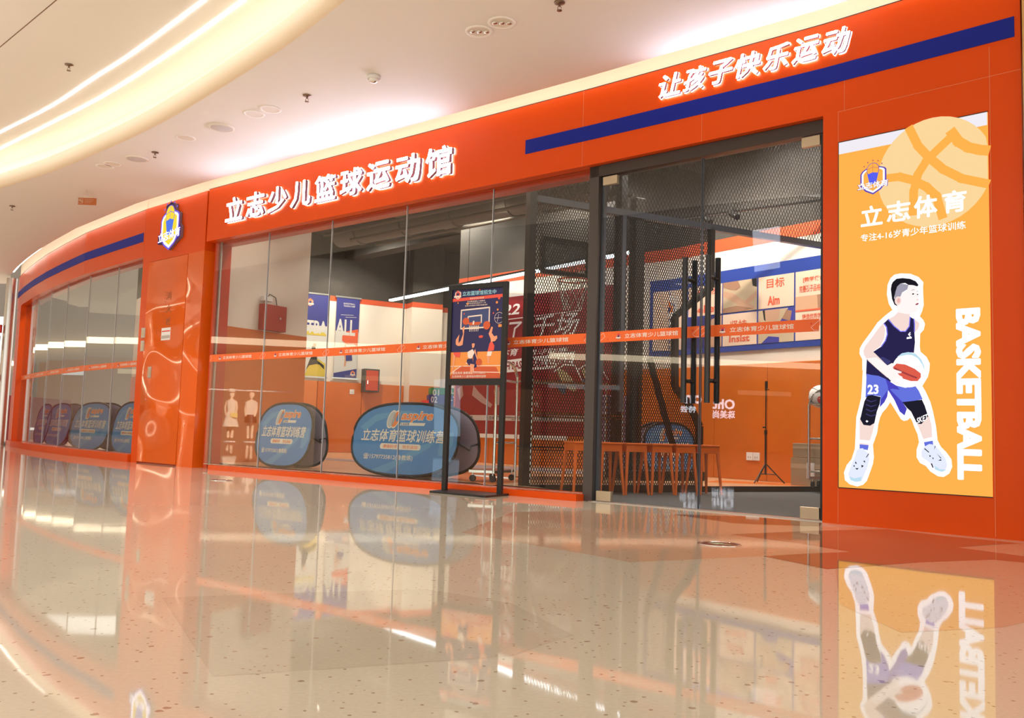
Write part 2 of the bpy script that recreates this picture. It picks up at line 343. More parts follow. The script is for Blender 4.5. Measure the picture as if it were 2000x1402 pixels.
# seams
SEAM = mat('seam_line', (.80, .25, .10), .4)
mb = MB()
for x, y0, y1 in ((1139.5, 200, 240),):
    u, _ = MAIN.px(x, y0); mb.strip(MAIN, u, u+.003, 2.99, ZT, .0005, .0012, SEAM); mb.strip(MAIN, u, u+.003, ZF, 2.87, .0005, .0012, SEAM)
for x in (1371, 1649):
    u, _ = MAIN.px(x, 200); mb.strip(MAIN, u, u+.0025, ZF, 2.87, .0005, .0012, SEAM)
u, v = F_P.px(1637, 219); u2, v2 = F_P.px(1984, 135)
mb.fbox(F_P, u, F_P.L, v, v+.003, .0005, .0012, SEAM); mb.fbox(F_P, u, u+.003, 0.01, v, .0005, .0012, SEAM)
mb.fbox(F_P, 1.02, 1.023, .01, 2.85, .0005, .0012, SEAM)
struct(mb.build('trim_8'))
# ---- right panel (wall around the lightbox)
bu0, bu1, bv0, bv1 = .106, 1.010, .229, 2.462
mb = MB()
for a, b, c, d in ((0, bu0, 0, ZF), (bu1, F_P.L, 0, ZF), (bu0, bu1, 0, bv0), (bu0, bu1, bv1, ZF)): mb.fbox(F_P, a, b, c, d, -.28, 0, ORANGE)
mb.fbox(F_P, 0, F_P.L, 0, ZF, -.30, -.281, DKGREY)
struct(mb.build('wall_right'))
# ---- lightbox poster
c = F_P.P(.55, 0, .0); LB = thing('lightbox_poster', 'tall lit orange basketball poster of a boy holding a ball', 'poster', (c.x, c.y, bv0))
mb = MB(); mb.fbox(F_P, bu0+.002, bu1-.002, bv0+.002, bv1-.002, -.10, .004, BXC); mb.build('light_panel', LB)
mb = MB(); mb.fbox(F_P, bu0, bu0+.004, bv0, bv1, -.02, .006, BLK); mb.fbox(F_P, bu0, bu1, bv0-.003, bv0+.002, -.02, .005, BLK); mb.fbox(F_P, bu0, bu1, bv1, bv1+.004, -.02, .004, BLK); mb.build('edge_frame', LB)
def q(x, y): return F_P.px(x, y)
E0 = .0048
mb = MB(); tl = q(1640, 302); 
mb.fp(F_P, [(bu0+.004, bv1-.002), (bu0+.004, tl[1]), (bu1-.003, tl[1]), (bu1-.003, bv1-.002)], BXT, E0); mb.build('top_band', LB)
# big ball
cu, cv = q(1834, 337); rr = .300
def clipu(pts): return [(min(u, bu1-.003), v) for u, v in pts]
def K(m_, cu, cv, ru, rv, o, a0=0, a1=360, n=40): mb.fp(F_P, clipu([(cu+ru*math.cos(math.radians(a0+(a1-a0)*i/n)), cv+rv*math.sin(math.radians(a0+(a1-a0)*i/n))) for i in range(n)]), m_, o)
cu, cv = .700, 2.160; rr = .335
mb = MB(); K(BXP, cu, cv, rr, rr, E0+.0008)
def inball(p): return math.hypot(p[0]-cu, p[1]-cv) <= rr*1.002 and p[0] < bu1-.004
def bl(pts, w=.052):
    P = [q(1600+x/3.0475, 180+y/3.0475) for x, y in pts]; o = []
    for a, b in zip(P, P[1:]):
        for i in range(8): f = i/8; o.append((a[0]+(b[0]-a[0])*f, a[1]+(b[1]-a[1])*f))
    o.append(P[-1]); run = []
    for p in o+[(99, 99)]:
        if inball(p): run.append(p)
        else:
            if len(run) > 1: mb.fline(F_P, run, w, BXC, E0+.0014)
            run = []
bl([(540, 220), (590, 320), (650, 385), (740, 460), (850, 515), (1020, 550)])
bl([(800, 255), (700, 350), (640, 410), (590, 490), (565, 590), (560, 720)])
bl([(790, 240), (830, 295), (890, 330), (960, 345), (1020, 350)], .06)
bl([(390, 515), (480, 505), (560, 525), (640, 565), (700, 620), (735, 740)])
mb.build('ball_graphic', LB)
# header logo + words
def logo(mb, F, cu, cv, h, o, mats, word='立志体育', tilt=.06, simple=False):
    OUT, WH, BALL, BLU, STAR = mats; k = h
    def T(pts): return [(cu+x*k, cv+y*k) for x, y in pts]
    sh = [(0, -.47), (.2, -.36), (.34, -.2), (.34, .17), (.30, .22), (.14, .28), (-.14, .28), (-.28, .2), (-.33, .12), (-.33, -.2), (-.2, -.36)]
    mb.fp(F, T([(x*1.13, y*1.08) for x, y in sh]), OUT, o)
    mb.fp(F, T([(x*1.0, y*.98) for x, y in sh]), WH, o+.0006)
    mb.fp(F, T([(x*.84, y*.86) for x, y in sh]), BALL, o+.0012)
    mb.fell(F, cu, cv+.22*k, .185*k, .20*k, OUT, o+.0018); mb.fell(F, cu, cv+.22*k, .17*k, .185*k, BALL, o+.0024)
    mb.fline(F, T([(-.17, .24), (0, .29), (.17, .24)]), .012*k, STAR, o+.003); mb.fline(F, T([(0, .05), (0, .4)]), .010*k, STAR, o+.003)
    mb.fp(F, T([(-.16, .10), (0, .14), (.16, .10), (.09, -.2), (-.09, -.2)]), BLU, o+.0032)
    for i in range(5):
        a = math.radians(150-30*i); x, y = .27*math.cos(a)*1.1, .22+.27*math.sin(a)
        mb.fell(F, cu+x*k, cv+y*k, .024*k, .024*k, STAR, o+.001, 6)
    if not simple:
        ftext(mb, F, word, (cu-.46*k, cv-.33*k, cu+.46*k, cv-.12*k), OUT, o+.0038, bold=.06, skew=tilt*k)
        ftext(mb, F, word, (cu-.44*k, cv-.32*k, cu+.44*k, cv-.13*k), WH, o+.0044, bold=.02, skew=tilt*k)
    else: mb.fp(F, T([(-.44, -.32), (.44, -.32), (.44, -.12), (-.44, -.12)]), WH, o+.0038)
PUR = emi('lightbox_purple', (.12, .07, .45)); BLUV = emi('lightbox_blue', (.10, .12, .85)); STR = emi('lightbox_brown', (.55, .15, .12))
mb = MB(); a = q(1706, 336); b = q(1700, 316); c_ = q(1700, 373); logo(mb, F_P, a[0], (b[1]+c_[1])/2-.01, .22, E0+.0022, (PUR, BXW, BXC, BLUV, STR), tilt=.0); mb.build('club_emblem', LB)
mb = MB()
for ch, (x0, x1, y0, y1) in zip('立志体育', ((250, 380, 655, 805), (405, 545, 625, 780), (567, 705, 592, 757), (737, 880, 562, 727))):
    a = q(1600+x0/3.0475, 180+y1/3.0475); b = q(1600+x1/3.0475, 180+(y0+(y1-y0)*.0)/3.0475); d_ = q(1600+x1/3.0475, 180+(y1-30)/3.0475)
    ftext(mb, F_P, ch, (a[0], a[1], b[0], b[1]-.012), BXW, E0+.0024, bold=0, fat=.028)
a = q(1682, 474); b = q(1887, 431); b2 = q(1887, 446); ftext(mb, F_P, '专注4-16岁青少年篮球训练', (a[0], (a[1]+b2[1])/2, b[0], b[1]), BXW, E0+.0024, bold=.016)
a = q(1867, 599); b = q(1918, 939); ftext(mb, F_P, 'BASKETBALL', (q(1868, 700)[0], b[1], q(1917, 700)[0], q(1890, 602)[1]), BXW, E0+.0024, bold=.03, rot=-90, fat=.005)
mb.build('poster_lettering', LB)
# boy figure printed on the poster
def c3(x, y): return q(1660+x/6.375, 520+y/6.375)
def c4(x, y): return q(1640+x/5.392, 700+y/5.392)
SK = emi('print_skin', (.90, .70, .64), 1.0); SKL = emi('print_skin_light', (1, .86, .84), 1.05); NAV = emi('print_navy', (.022, .018, .075)); NAV2 = emi('print_navy_soft', (.05, .045, .16))
SHO = emi('print_shorts_blue', (.13, .17, .72)); SHD = emi('print_shorts_dark', (.07, .06, .50)); VIO = emi('print_violet', (.22, .19, .85)); HR = emi('print_hair', (.012, .01, .016)); GRH = emi('print_shaved_hair', (.35, .33, .42))
RB = emi('print_ball_red', (.72, .11, .07)); LBL = emi('print_pale_blue', (.50, .72, .85)); SHOE = emi('print_shoe', (.78, .82, .95), 1.0); BKP = emi('print_black', (.014, .013, .025)); PNK = emi('print_pink', (.85, .45, .42))
mb = MB(); f = lambda pts, cf, m_, k: mb.fp(F_P, [cf(*p) for p in pts], m_, E0+.002+k*.0007)
halo = [(640, 90), (760, 95), (860, 135), (920, 200), (915, 270), (920, 400), (925, 480), (905, 560), (875, 625), (920, 670), (940, 720), (925, 790), (880, 840), (875, 1000), (885, 1065), (960, 1130), (1000, 1210), (995, 1300), (975, 1380)]
h4 = [(930, 200), (875, 290), (910, 350), (960, 460), (985, 550), (1000, 620), (1020, 720), (1035, 860), (1070, 930), (1130, 990), (1180, 1060), (1190, 1140), (1160, 1210), (1100, 1248), (1040, 1240), (960, 1190), (910, 1130), (850, 1100), (815, 1040), (815, 960), (840, 880), (825, 800), (790, 720), (765, 650), (745, 625), (720, 650), (680, 658), (650, 640), (600, 560), (538, 460), (500, 520), (455, 570), (430, 620), (410, 700), (400, 780), (355, 910), (365, 1040), (355, 1110), (320, 1210), (290, 1290), (250, 1330), (190, 1347), (110, 1325), (60, 1280), (50, 1200), (80, 1120), (130, 1060), (165, 950), (170, 850), (180, 620), (205, 520), (230, 420), (240, 300), (248, 120)]
h3 = [(160, 1300), (160, 1160), (125, 1090), (130, 1020), (170, 950), (260, 830), (350, 700), (450, 610), (535, 545), (490, 470), (465, 350), (475, 230), (510, 150), (560, 105)]
mb.fp(F_P, [c3(*p) for p in halo]+[c4(*p) for p in h4]+[c3(*p) for p in h3], BXW, E0+.002)
f([(215, 620), (375, 620), (370, 690), (355, 770), (320, 880), (215, 870)], c4, SK, 1); f([(800, 640), (945, 600), (972, 700), (980, 830), (890, 860), (850, 760)], c4, SK, 1)
f([(215, 855), (325, 865), (300, 990), (215, 965)], c4, BXW, 2); f([(216, 903), (312, 912), (303, 965), (216, 950)], c4, SHO, 3); f([(216, 893), (315, 903), (314, 909), (216, 900)], c4, PNK, 3)
f([(885, 850), (978, 828), (992, 900), (905, 935)], c4, BXW, 2); f([(893, 882), (985, 865), (992, 905), (903, 925)], c4, SHO, 3)
f([(205, 950), (250, 945), (310, 1000), (320, 1060), (300, 1140), (265, 1230), (240, 1290), (190, 1300), (120, 1280), (95, 1220), (130, 1120), (165, 1040), (185, 970)], c4, SHOE, 4)
f([(895, 930), (950, 900), (1010, 910), (1060, 970), (1120, 1050), (1140, 1120), (1120, 1180), (1080, 1195), (1010, 1170), (970, 1110), (920, 1070), (870, 1040), (865, 980)], c4, SHOE, 4)
f([(112, 1240), (160, 1262), (240, 1245), (230, 1292), (170, 1298), (120, 1280)], c4, LBL, 5); f([(1010, 1130), (1060, 1165), (1128, 1170), (1085, 1195), (1012, 1170)], c4, LBL, 5)
for pts in ([(170, 1155), (210, 1155), (190, 1172)], [(255, 1080), (275, 1075), (275, 1100)], [(235, 1120), (262, 1130), (240, 1150)], [(175, 1080), (190, 1110), (170, 1105)], [(285, 1040), (310, 1000), (318, 1005), (290, 1045)], [(150, 1130), (165, 1120), (165, 1145)],
            [(895, 950), (905, 945), (950, 985), (945, 992)], [(950, 1015), (970, 1025), (955, 1040)], [(1040, 1075), (1075, 1060), (1080, 1075)], [(980, 1040), (1000, 1050), (990, 1062)], [(965, 1105), (980, 1105), (995, 1150), (985, 1152)], [(1010, 920), (1018, 925), (1000, 965)], [(1030, 1000), (1080, 1050), (1070, 1052)]): f(pts, c4, BKP, 6)
f([(520, 300), (600, 285), (700, 310), (800, 285), (840, 340), (880, 430), (760, 455), (670, 460), (715, 530), (690, 600), (640, 560), (585, 440)], c4, SHO, 5); f([(540, 330), (590, 380), (670, 460), (715, 530), (690, 600), (640, 560), (585, 440), (515, 330)], c4, SHD, 6)
f([(290, 190), (350, 175), (420, 185), (500, 220), (560, 280), (520, 335), (510, 400), (480, 460), (430, 515), (440, 400), (340, 385), (280, 415)], c4, SHO, 7); f([(490, 215), (610, 290), (640, 330), (560, 320), (520, 335), (515, 290)], c4, SHD, 8); f([(510, 340), (510, 400), (480, 460), (430, 515), (445, 430)], c4, SHD, 8)
f([(300, 395), (345, 385), (440, 405), (430, 480), (400, 560), (375, 680), (330, 708), (260, 700), (225, 640), (250, 530), (270, 450)], c4, BKP, 8)
for yy in (430, 480, 530, 580): f([(290, yy), (340, yy+22), (400, yy+5), (395, yy+14), (340, yy+32), (285, yy+10)], c4, NAV2, 9)
f([(295, 650), (312, 662), (297, 675), (282, 662)], c4, BXW, 9)
f([(670, 460), (760, 450), (875, 435), (905, 500), (940, 610), (870, 690), (825, 690), (790, 620), (760, 560), (715, 520)], c4, BKP, 8)
a = c4(822, 690); b = c4(940, 640); ftext(mb, F_P, 'SKET', (a[0], a[1], b[0], a[1]+.035), BXW, E0+.009, bold=.02, skew=.028)
a = c4(302, 378); b = c4(418, 275); ftext(mb, F_P, '23', (a[0], a[1], b[0], b[1]), BXW, E0+.0078, bold=.03)
f([(815, 665), (865, 700), (873, 740), (850, 790), (812, 825), (800, 700)], c3, SK, 3)
f([(590, 500), (755, 560), (750, 680), (740, 760), (680, 815), (600, 780), (530, 710), (480, 665), (560, 620), (600, 580)], c3, SK, 4)
f([(430, 712), (490, 655), (560, 740), (640, 808), (700, 808), (745, 750), (755, 630), (805, 660), (815, 700), (812, 820), (818, 950), (805, 1080), (700, 1200), (600, 1402), (500, 1440), (215, 1400), (210, 1330), (218, 1165), (300, 1065), (400, 1000), (450, 930), (475, 850), (465, 760)], c3, NAV, 5)
mb.fline(F_P, [c3(*p) for p in ((485, 662), (560, 748), (640, 812), (700, 812), (748, 750), (758, 632))], .006, VIO, E0+.0062)
mb.fline(F_P, [c3(*p) for p in ((430, 712), (465, 760), (474, 850), (450, 930), (400, 1000))], .007, VIO, E0+.0062); mb.fline(F_P, [c3(*p) for p in ((806, 655), (813, 720), (812, 815))], .006, VIO, E0+.0062)
f([(340, 1150), (420, 1130), (520, 1180), (480, 1235), (400, 1200)], c3, NAV2, 6); f([(215, 1340), (400, 1380), (480, 1440), (215, 1402)], c3, SHO, 6)
a = c3(715, 910); b = c3(778, 878); mb.fp(F_P, [c3(715, 908), c3(778, 900), c3(776, 878), c3(718, 884)], BXW, E0+.0065); mb.fline(F_P, [c3(760, 825), c3(738, 850), c3(760, 875)], .005, BXW, E0+.0065); mb.fline(F_P, [c3(742, 850), c3(765, 848)], .004, BXW, E0+.0065)
bc = q(1777.6, 722.5); mb.fell(F_P, bc[0], bc[1], .1045, .106, BXW, E0+.0095, 36)
f([(568, 95), (610, 55), (700, 65), (800, 110), (865, 160), (865, 200), (830, 240), (760, 240), (680, 215), (640, 180), (590, 130)], c4, RB, 12)
mb.fline(F_P, [c4(590, 105), c4(660, 140), c4(740, 175), c4(820, 205)], .010, emi('print_ball_mark', (.35, .05, .05)), E0+.0118)
f([(600, 1130), (660, 1085), (740, 1070), (830, 1090), (900, 1160), (935, 1240), (945, 1310), (915, 1230), (860, 1150), (790, 1110), (720, 1105), (650, 1120)], c3, LBL, 12)
f([(430, 712), (380, 760), (300, 870), (200, 1000), (178, 1060), (190, 1110), (240, 1180), (340, 1270), (420, 1340), (480, 1390), (560, 1300), (540, 1230), (480, 1240), (420, 1180), (330, 1090), (300, 1065), (390, 1000), (440, 900), (455, 800)], c3, SK, 13)
f([(300, 0), (400, 105), (480, 165), (530, 215), (580, 265), (620, 280), (650, 270), (640, 255), (605, 235), (600, 215), (640, 210), (668, 212), (672, 195), (630, 175), (600, 160), (660, 155), (668, 140), (610, 125), (575, 110), (570, 90), (590, 60), (560, 50), (515, 75), (400, -10)], c4, SKL, 14)
f([(575, 300), (640, 220), (740, 235), (845, 255), (855, 330), (862, 385), (870, 425), (858, 445), (866, 468), (858, 490), (855, 530), (840, 570), (790, 582), (740, 600), (600, 575), (596, 500), (575, 400)], c3, SKL, 8)
f([(575, 310), (600, 255), (640, 215), (740, 235), (725, 290), (660, 330), (640, 380), (600, 385), (580, 420), (600, 500), (560, 450)], c3, GRH, 9)
f([(545, 200), (590, 160), (665, 150), (760, 160), (830, 190), (865, 235), (850, 255), (800, 240), (740, 235), (700, 212), (640, 218), (600, 255), (578, 320), (562, 400), (600, 500), (565, 480), (535, 410), (520, 290), (530, 230)], c3, HR, 10)
a = c3(610, 432); mb.fell(F_P, a[0], a[1], .020, .027, SK, E0+.0098, 20); mb.fell(F_P, a[0]+.004, a[1], .009, .015, PNK, E0+.0104, 16)
for x, y, r_ in ((797, 348, .0065), (853, 354, .005)): a = c3(x, y); mb.fell(F_P, a[0], a[1], r_, r_*.65, BKP, E0+.0085, 12)
mb.fline(F_P, [c3(775, 305), c3(800, 293), c3(815, 297)], .003, GRH, E0+.0085); mb.fline(F_P, [c3(845, 318), c3(860, 312)], .003, GRH, E0+.0085)
mb.fline(F_P, [c3(668, 330), c3(725, 300)], .003, BXW, E0+.0105)
f([(820, 480), (845, 463), (868, 458), (862, 476), (845, 486)], c3, emi('print_mouth', (.30, .05, .08)), 9); a = c3(852, 420); mb.fell(F_P, a[0], a[1], .005, .003, PNK, E0+.0085, 8)
mb.build('boy_figure', LB)
# ---- channel letters
def signrow(name, label, F, chars, boxes, depth, shear, bold, off=.035):
    c = F.P((boxes[0][0]+boxes[-1][2])/2, boxes[0][1], off); t = thing(name, label, 'shop sign', c)
    for ch, bx in zip(chars, boxes):
        e = .004; big = (bx[0]-e, bx[1]-e, bx[2]+e, bx[3]+e)
        mb = MB(); ftext(mb, F, ch, bx, LSIDE, .014, bold=0, shear=shear, depth=depth, fat=bold); lt = mb.build('letter', t)
        mb = MB(); ftext(mb, F, ch, bx, LETTER, .0145+depth, bold=0, shear=shear, fat=bold); mb.build('lit_face', lt)
        mb = MB(); ftext(mb, F, ch, big, LHALO, .010, bold=0, shear=shear, depth=.004, fat=bold); mb.build('halo_back', lt)
    return t
bx = []; n = 9; W0, W1 = F_S.px(447, 430)[0], F_S.px(889, 340)[0]
pitch = (W1-W0+.07)/n
for i in range(n): bx.append((W0+i*pitch, 2.83, W0+i*pitch+pitch-.075, 3.105))
signrow('shop_sign', 'glowing white shop name letters above the display windows', F_S, '立志少儿篮球运动馆', bx, .035, .0, .022)
bx = []; W0, W1 = F_D.px(1292, 170)[0], F_D.px(1665, 80)[0]; n = 7; pitch = (W1-W0+.02)/n
for i in range(n): bx.append((W0+i*pitch, 3.055, W0+i*pitch+pitch-.02, 3.225))
signrow('slogan_sign', 'glowing white slanted slogan letters above the blue stripe', F_D, '让孩子快乐运动', bx, .025, .22, .020, .025)
# pillar
mb = MB(); pw = PIL.L
mb.fbox(PIL, 0, pw, 2.575, ZT+.004, -.30, 0, ORANGE); mb.fbox(PIL, 0, .165, 0, 2.575, -.30, -.0, ORANGE); mb.fbox(PIL, 1.175, pw, 0.0, 2.575, -.30, -.0, ORANGEW); mb.fbox(PIL, .165, 1.175, .0, 2.575, -.30, -.03, DKOR); struct(mb.build('wall_pillar'))
c = PIL.P(.7, 0, 0); CAB = thing('hydrant_cabinet', 'tall glossy orange fire hydrant cabinet door in the pillar', 'cabinet', (c.x, c.y, 0))
mb = MB(); mb.fbox(PIL, .168, 1.165, .018, 2.570, -.028, .003, ORANGEW); DR = mb.build('door', CAB)
def pq(x, y): return PIL.px(x, y)
GR = mat('faded_grey_print', (.30, .10, .04), .5); mb = MB()
for ch, y0, y1, xa, xb in (('消', 569, 586, 325, 335), ('火', 594, 611, 325, 334), ('栓', 619, 636, 324, 333)):
    a = pq(xa, y1); b = pq(xb, y0); ftext(mb, PIL, ch, (a[0], a[1], b[0]+.015, b[1]), GR, .0045, bold=.0)
for i in range(10):
    a = pq(323.5-.2*i, 570+6.6*i); mb.fell(PIL, a[0], a[1], .007, .006, GR, .0045, 6)
mb.build('marking', DR)
mb = MB(); a = pq(315, 665); b = pq(334, 639); mb.fbox(PIL, a[0], b[0], a[1], b[1], .003, .005, WHT); mb.fbox(PIL, a[0]+.01, b[0]-.01, b[1]-.05, b[1]-.035, .005, .0055, REDP); mb.fbox(PIL, a[0]+.01, b[0]-.01, a[1]+.02, a[1]+.06, .005, .0055, mat('grey_print', (.5, .45, .42), .5)); mb.build('notice', DR)
for (x0, y0, x1, y1) in ((277, 640, 285, 660), (275.5, 665, 283, 686), (289.5, 716, 297, 738)):
    a = pq(x0, y1); b = pq(x1, y0); mb = MB(); mb.fbox(PIL, a[0], b[0], a[1], b[1], .001, .012, ALU); mb.fbox(PIL, a[0]+.02, b[0]-.02, a[1]+.03, b[1]-.03, .012, .014, BRASS); mb.build('lock_plate', CAB)
# emblem on the pillar
a = pq(338, 446); c = PIL.P(a[0], a[1], .02); EMB = thing('emblem_sign', 'lit shield emblem with basketball on the orange pillar', 'sign', c)
mb = MB(); EW = emi('emblem_white', (.95, .92, 1), 2.2); EY = emi('emblem_yellow', (1, .72, .05), 1.0); EB = emi('emblem_blue', (.10, .20, .80), 1.0); EP = emi('emblem_violet', (.20, .12, .75), 1.0)
logo(mb, PIL, a[0], a[1]+.03, .62, .045, (EP, EW, EY, EB, EP), tilt=.06); mb.build('emblem_face', EMB)
mb = MB(); sh = [(0, -.5), (.22, -.38), (.46, -.28), (.46, -.06), (.38, .0), (.38, .22), (.2, .3), (.2, .42), (0, .48), (-.2, .42), (-.2, .3), (-.36, .2), (-.36, -.12), (-.48, -.16), (-.48, -.34), (-.2, -.38)]
pts = [(a[0]+x*.60, a[1]+.03+y*.62) for x, y in sh]; N = len(pts)
vs = [PIL.P(u, v, .005) for u, v in pts]+[PIL.P(u, v, .044) for u, v in pts]; mb.add(vs, [(i, (i+1) % N, N+(i+1) % N, N+i) for i in range(N)]+[tuple(range(N))], LSIDE); mb.build('emblem_body', EMB)
# ---- main sill, windows
mb = MB(); uS1 = F_S.px(1126, 979)[0]; mb.strip(MAIN, .38, uS1+.03, 0, .052, -.25, .05, ORANGE); struct(mb.build('trim_9'))
# left jamb between pillar and glass
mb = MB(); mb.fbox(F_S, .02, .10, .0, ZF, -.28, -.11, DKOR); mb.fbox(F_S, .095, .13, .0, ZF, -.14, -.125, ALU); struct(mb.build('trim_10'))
def tape(F, parent, u0, u1, o, left=True, right=True):
    mb = MB(); z0, z1 = 1.241, 1.324; mb.fbox(F, u0, u1, z0, z1, o, o+.001, TAPE)
    mid = (z0+z1)/2; w_ = (u1-u0); um = u0+w_*.5; tw = min(.72, w_*.60)
    ftext(mb, F, '立志体育少儿篮球馆', (um-tw*.40, mid-.017, um+tw*.5, mid+.019), mat('tape_white', (.85, .78, .72), .5), o+.0016, bold=.012)
    lk = um-tw*.40-.055; logo(mb, F, lk, mid, .05, o+.0016, (mat('tape_purple', (.16, .05, .25), .5),)+(MATS['tape_white'], REDP, BLUED, REDP), simple=True)
    TW = MATS['tape_white']
    for sgn, uu in ((1, u0), (-1, u1)):
        mb.fline(F, [(uu, z0+.012), (uu+sgn*.045, mid+.004), (uu+sgn*.028, z1-.010), (uu, z1-.026)] if sgn > 0 else [(uu, z1-.012), (uu-.055, mid-.014), (uu-.035, z0+.008), (uu, z0+.006)], .0022, TW, o+.0016)
        a = uu+sgn*.062; mb.fp(F, [(a, z0+.022 if sgn > 0 else z1-.03), (a+.013, (z0+.030) if sgn > 0 else z1-.022), (a+.013, (z0+.014) if sgn > 0 else z1-.040)], REDP, o+.0016)
    mb.build('safety_tape', parent)
OG = -.10
px_j = [(430, 480), (527, 459), (650, 438), (796, 413), (965, 370), (1158, 345)]
us_ = [F_S.px(x, y, OG)[0] for x, y in px_j]; us_[0] = .06; us_[-1] = F_S.L-.04
for i in range(5):
    t = thing('window_%d' % (i+1), None, None, F_S.P((us_[i]+us_[i+1])/2, .05, OG), kind='structure')
    mb = MB(); mb.fbox(F_S, us_[i]+.003, us_[i+1]-.003, .05, ZF+.0, OG-.006, OG+.006, GLASS); mb.build('glass_pane', t)
    if i < 4:
        mb = MB(); mb.fbox(F_S, us_[i+1]-.003, us_[i+1]+.003, .05, ZF-.01, OG-.008, OG+.008, mat('glass_edge', (.62, .63, .68), .2, metal=.2)); mb.build('glass_joint', t)
    tape(F_S, t, us_[i]+.004, us_[i+1]-.004, OG+.007)
mb = MB(); mb.strip(MAIN, .06, sE-.06, .050, .056, OG-.012, OG+.012, ALU); struct(mb.build('trim_11'))
# ---- entrance door frame and doors
OD = -.08
mb = MB(); mb.fbox(F_D, -.055, .035, 0, 2.66, OD-.06, OD+.03, DKGREY); mb.fbox(F_D, -.055, 1.88, 2.575, 2.664, OD-.06, OD+.03, mat('dark_brown_metal', (.045, .032, .028), .35)); mb.fbox(F_D, 1.845, 1.885, 0, 2.60, OD-.06, OD+.015, BLACK)
mb.fbox(F_D, .035, .062, 0, 2.575, OD-.05, OD-.02, BLUEGREY); mb.fbox(F_D, .0, 1.88, -.0, .006, OD-.04, OD+.03, ALU); struct(mb.build('trim_12'))
dm = .952
for k, (a, b, hx0, hx1) in enumerate(((.066, dm-.004, (.066, .20), 0), (dm+.004, 1.838, (1.71, 1.838), 0))):
    t = thing('door_%d' % (k+1), None, None, F_D.P((a+b)/2, 0, OD), kind='structure')
    mb = MB(); mb.fbox(F_D, a, b, .012, 2.568, OD-.006, OD+.006, GLASSB); mb.build('glass_leaf', t)
    mb = MB(); e0 = (b-.004, b) if k == 0 else (a, a+.004); mb.fbox(F_D, e0[0], e0[1], .012, 2.568, OD-.0065, OD+.0065, BLUEGREY); mb.build('leaf_edge', t)
    for (z0, z1) in ((.010, .085), (2.50, 2.568)):
        mb = MB(); mb.fbox(F_D, hx0[0], hx0[1], z0, z1, OD-.018, OD+.018, BRASS); mb.build('patch_hinge', t, .002)
    tape(F_D, t, a+.002, b-.006, OD+.0072)
    hu = (.855, 1.045)[k]; 
    for o_, nm in ((OD+.07, 'outer_handle'), (OD-.07, 'inner_handle')):
        mb = MB(); mb.cyl(F_D.P(hu, .765, o_), F_D.P(hu, 1.825, o_), .021, BLACK, 20); hd = mb.build('handle', t)
        mb = MB()
        for z in (.925, 1.668): mb.cyl(F_D.P(hu, z, o_), F_D.P(hu, z, OD+(.006 if o_ > OD else -.006)), .015, BLACK, 14)
        mb.build('standoff', hd)
# ---- cornice gap band, ceilings
mb = MB(); mb.strip(MAIN, -.05, sR, ZT+.006, 3.56, -.06, -.02, CREAM); 
mb.strip(LEFT, 0, LEFT.L, ZT+.006, 3.56, -.06, -.02, CREAM); mb.fbox(PIL, -.02, pw+.02, ZT+.006, 3.56, -.1, -.03, CREAM); struct(mb.build('wall_cornice'))
mb = MB(); mb.strip(MAIN, 0, sR, ZT, ZT+.005, -.06, .002, BLK); mb.strip(LEFT, 0, LEFT.L, ZT, ZT+.005, -.06, .002, BLK); struct(mb.build('trim_13'))
LIPP = [MAIN.P(sR+3.0, 0, .13)] + [MAIN.P(u, 0, .13) for u in (sR, sC, sE, 0.1)] + [PIL.P(pw, 0, .15), PIL.P(0, 0, .15)] + [LEFT.P(u, 0, .15) for u in reversed(LEFT.c[:-1])] + [Vector((-10.6, 19.0, 0))]
LIPC = [(1.6, -9), (1.35, -3), (.95, 1.5), (.45, 3.1), (-.25, 4.6), (-1.18, 5.84), (-1.80, 6.65), (-2.75, 7.74), (-3.5, 8.55), (-4.375, 9.387), (-5.35, 10.26), (-6.396, 11.08), (-8.2, 12.5), (-10.5, 14.3), (-14, 17)]
def smooth(pts, k=3):
    out = []
    P_ = [Vector((p[0], p[1])) for p in pts]; P_ = [P_[0]*2-P_[1]]+P_+[P_[-1]*2-P_[-2]]
    for i in range(1, len(P_)-2):
        a, b, c, d = P_[i-1:i+3]
        for j in range(k):
            t = j/k; out.append(.5*((2*b)+(c-a)*t+(2*a-5*b+4*c-d)*t*t+(3*b-a-3*c+d)*t**3))
    out.append(P_[-2]); return out
LC = smooth(LIPC)
low = [Vector((p.x, p.y)) for p in LIPP]
ring = low + [Vector((-14.5, 19.5))] + [Vector((p.x, p.y)) for p in reversed(LC)] + [Vector((9, -9))]
mb = MB(); N = len(ring); vs = [(p.x, p.y, ZC) for p in ring]+[(p.x, p.y, ZC+.03) for p in ring]
mb.add(vs, [tuple(range(N))[::-1], tuple(range(N, 2*N))]+[(i, (i+1) % N, N+(i+1) % N, N+i) for i in range(N)], CEIL); struct(mb.build('ceiling'))
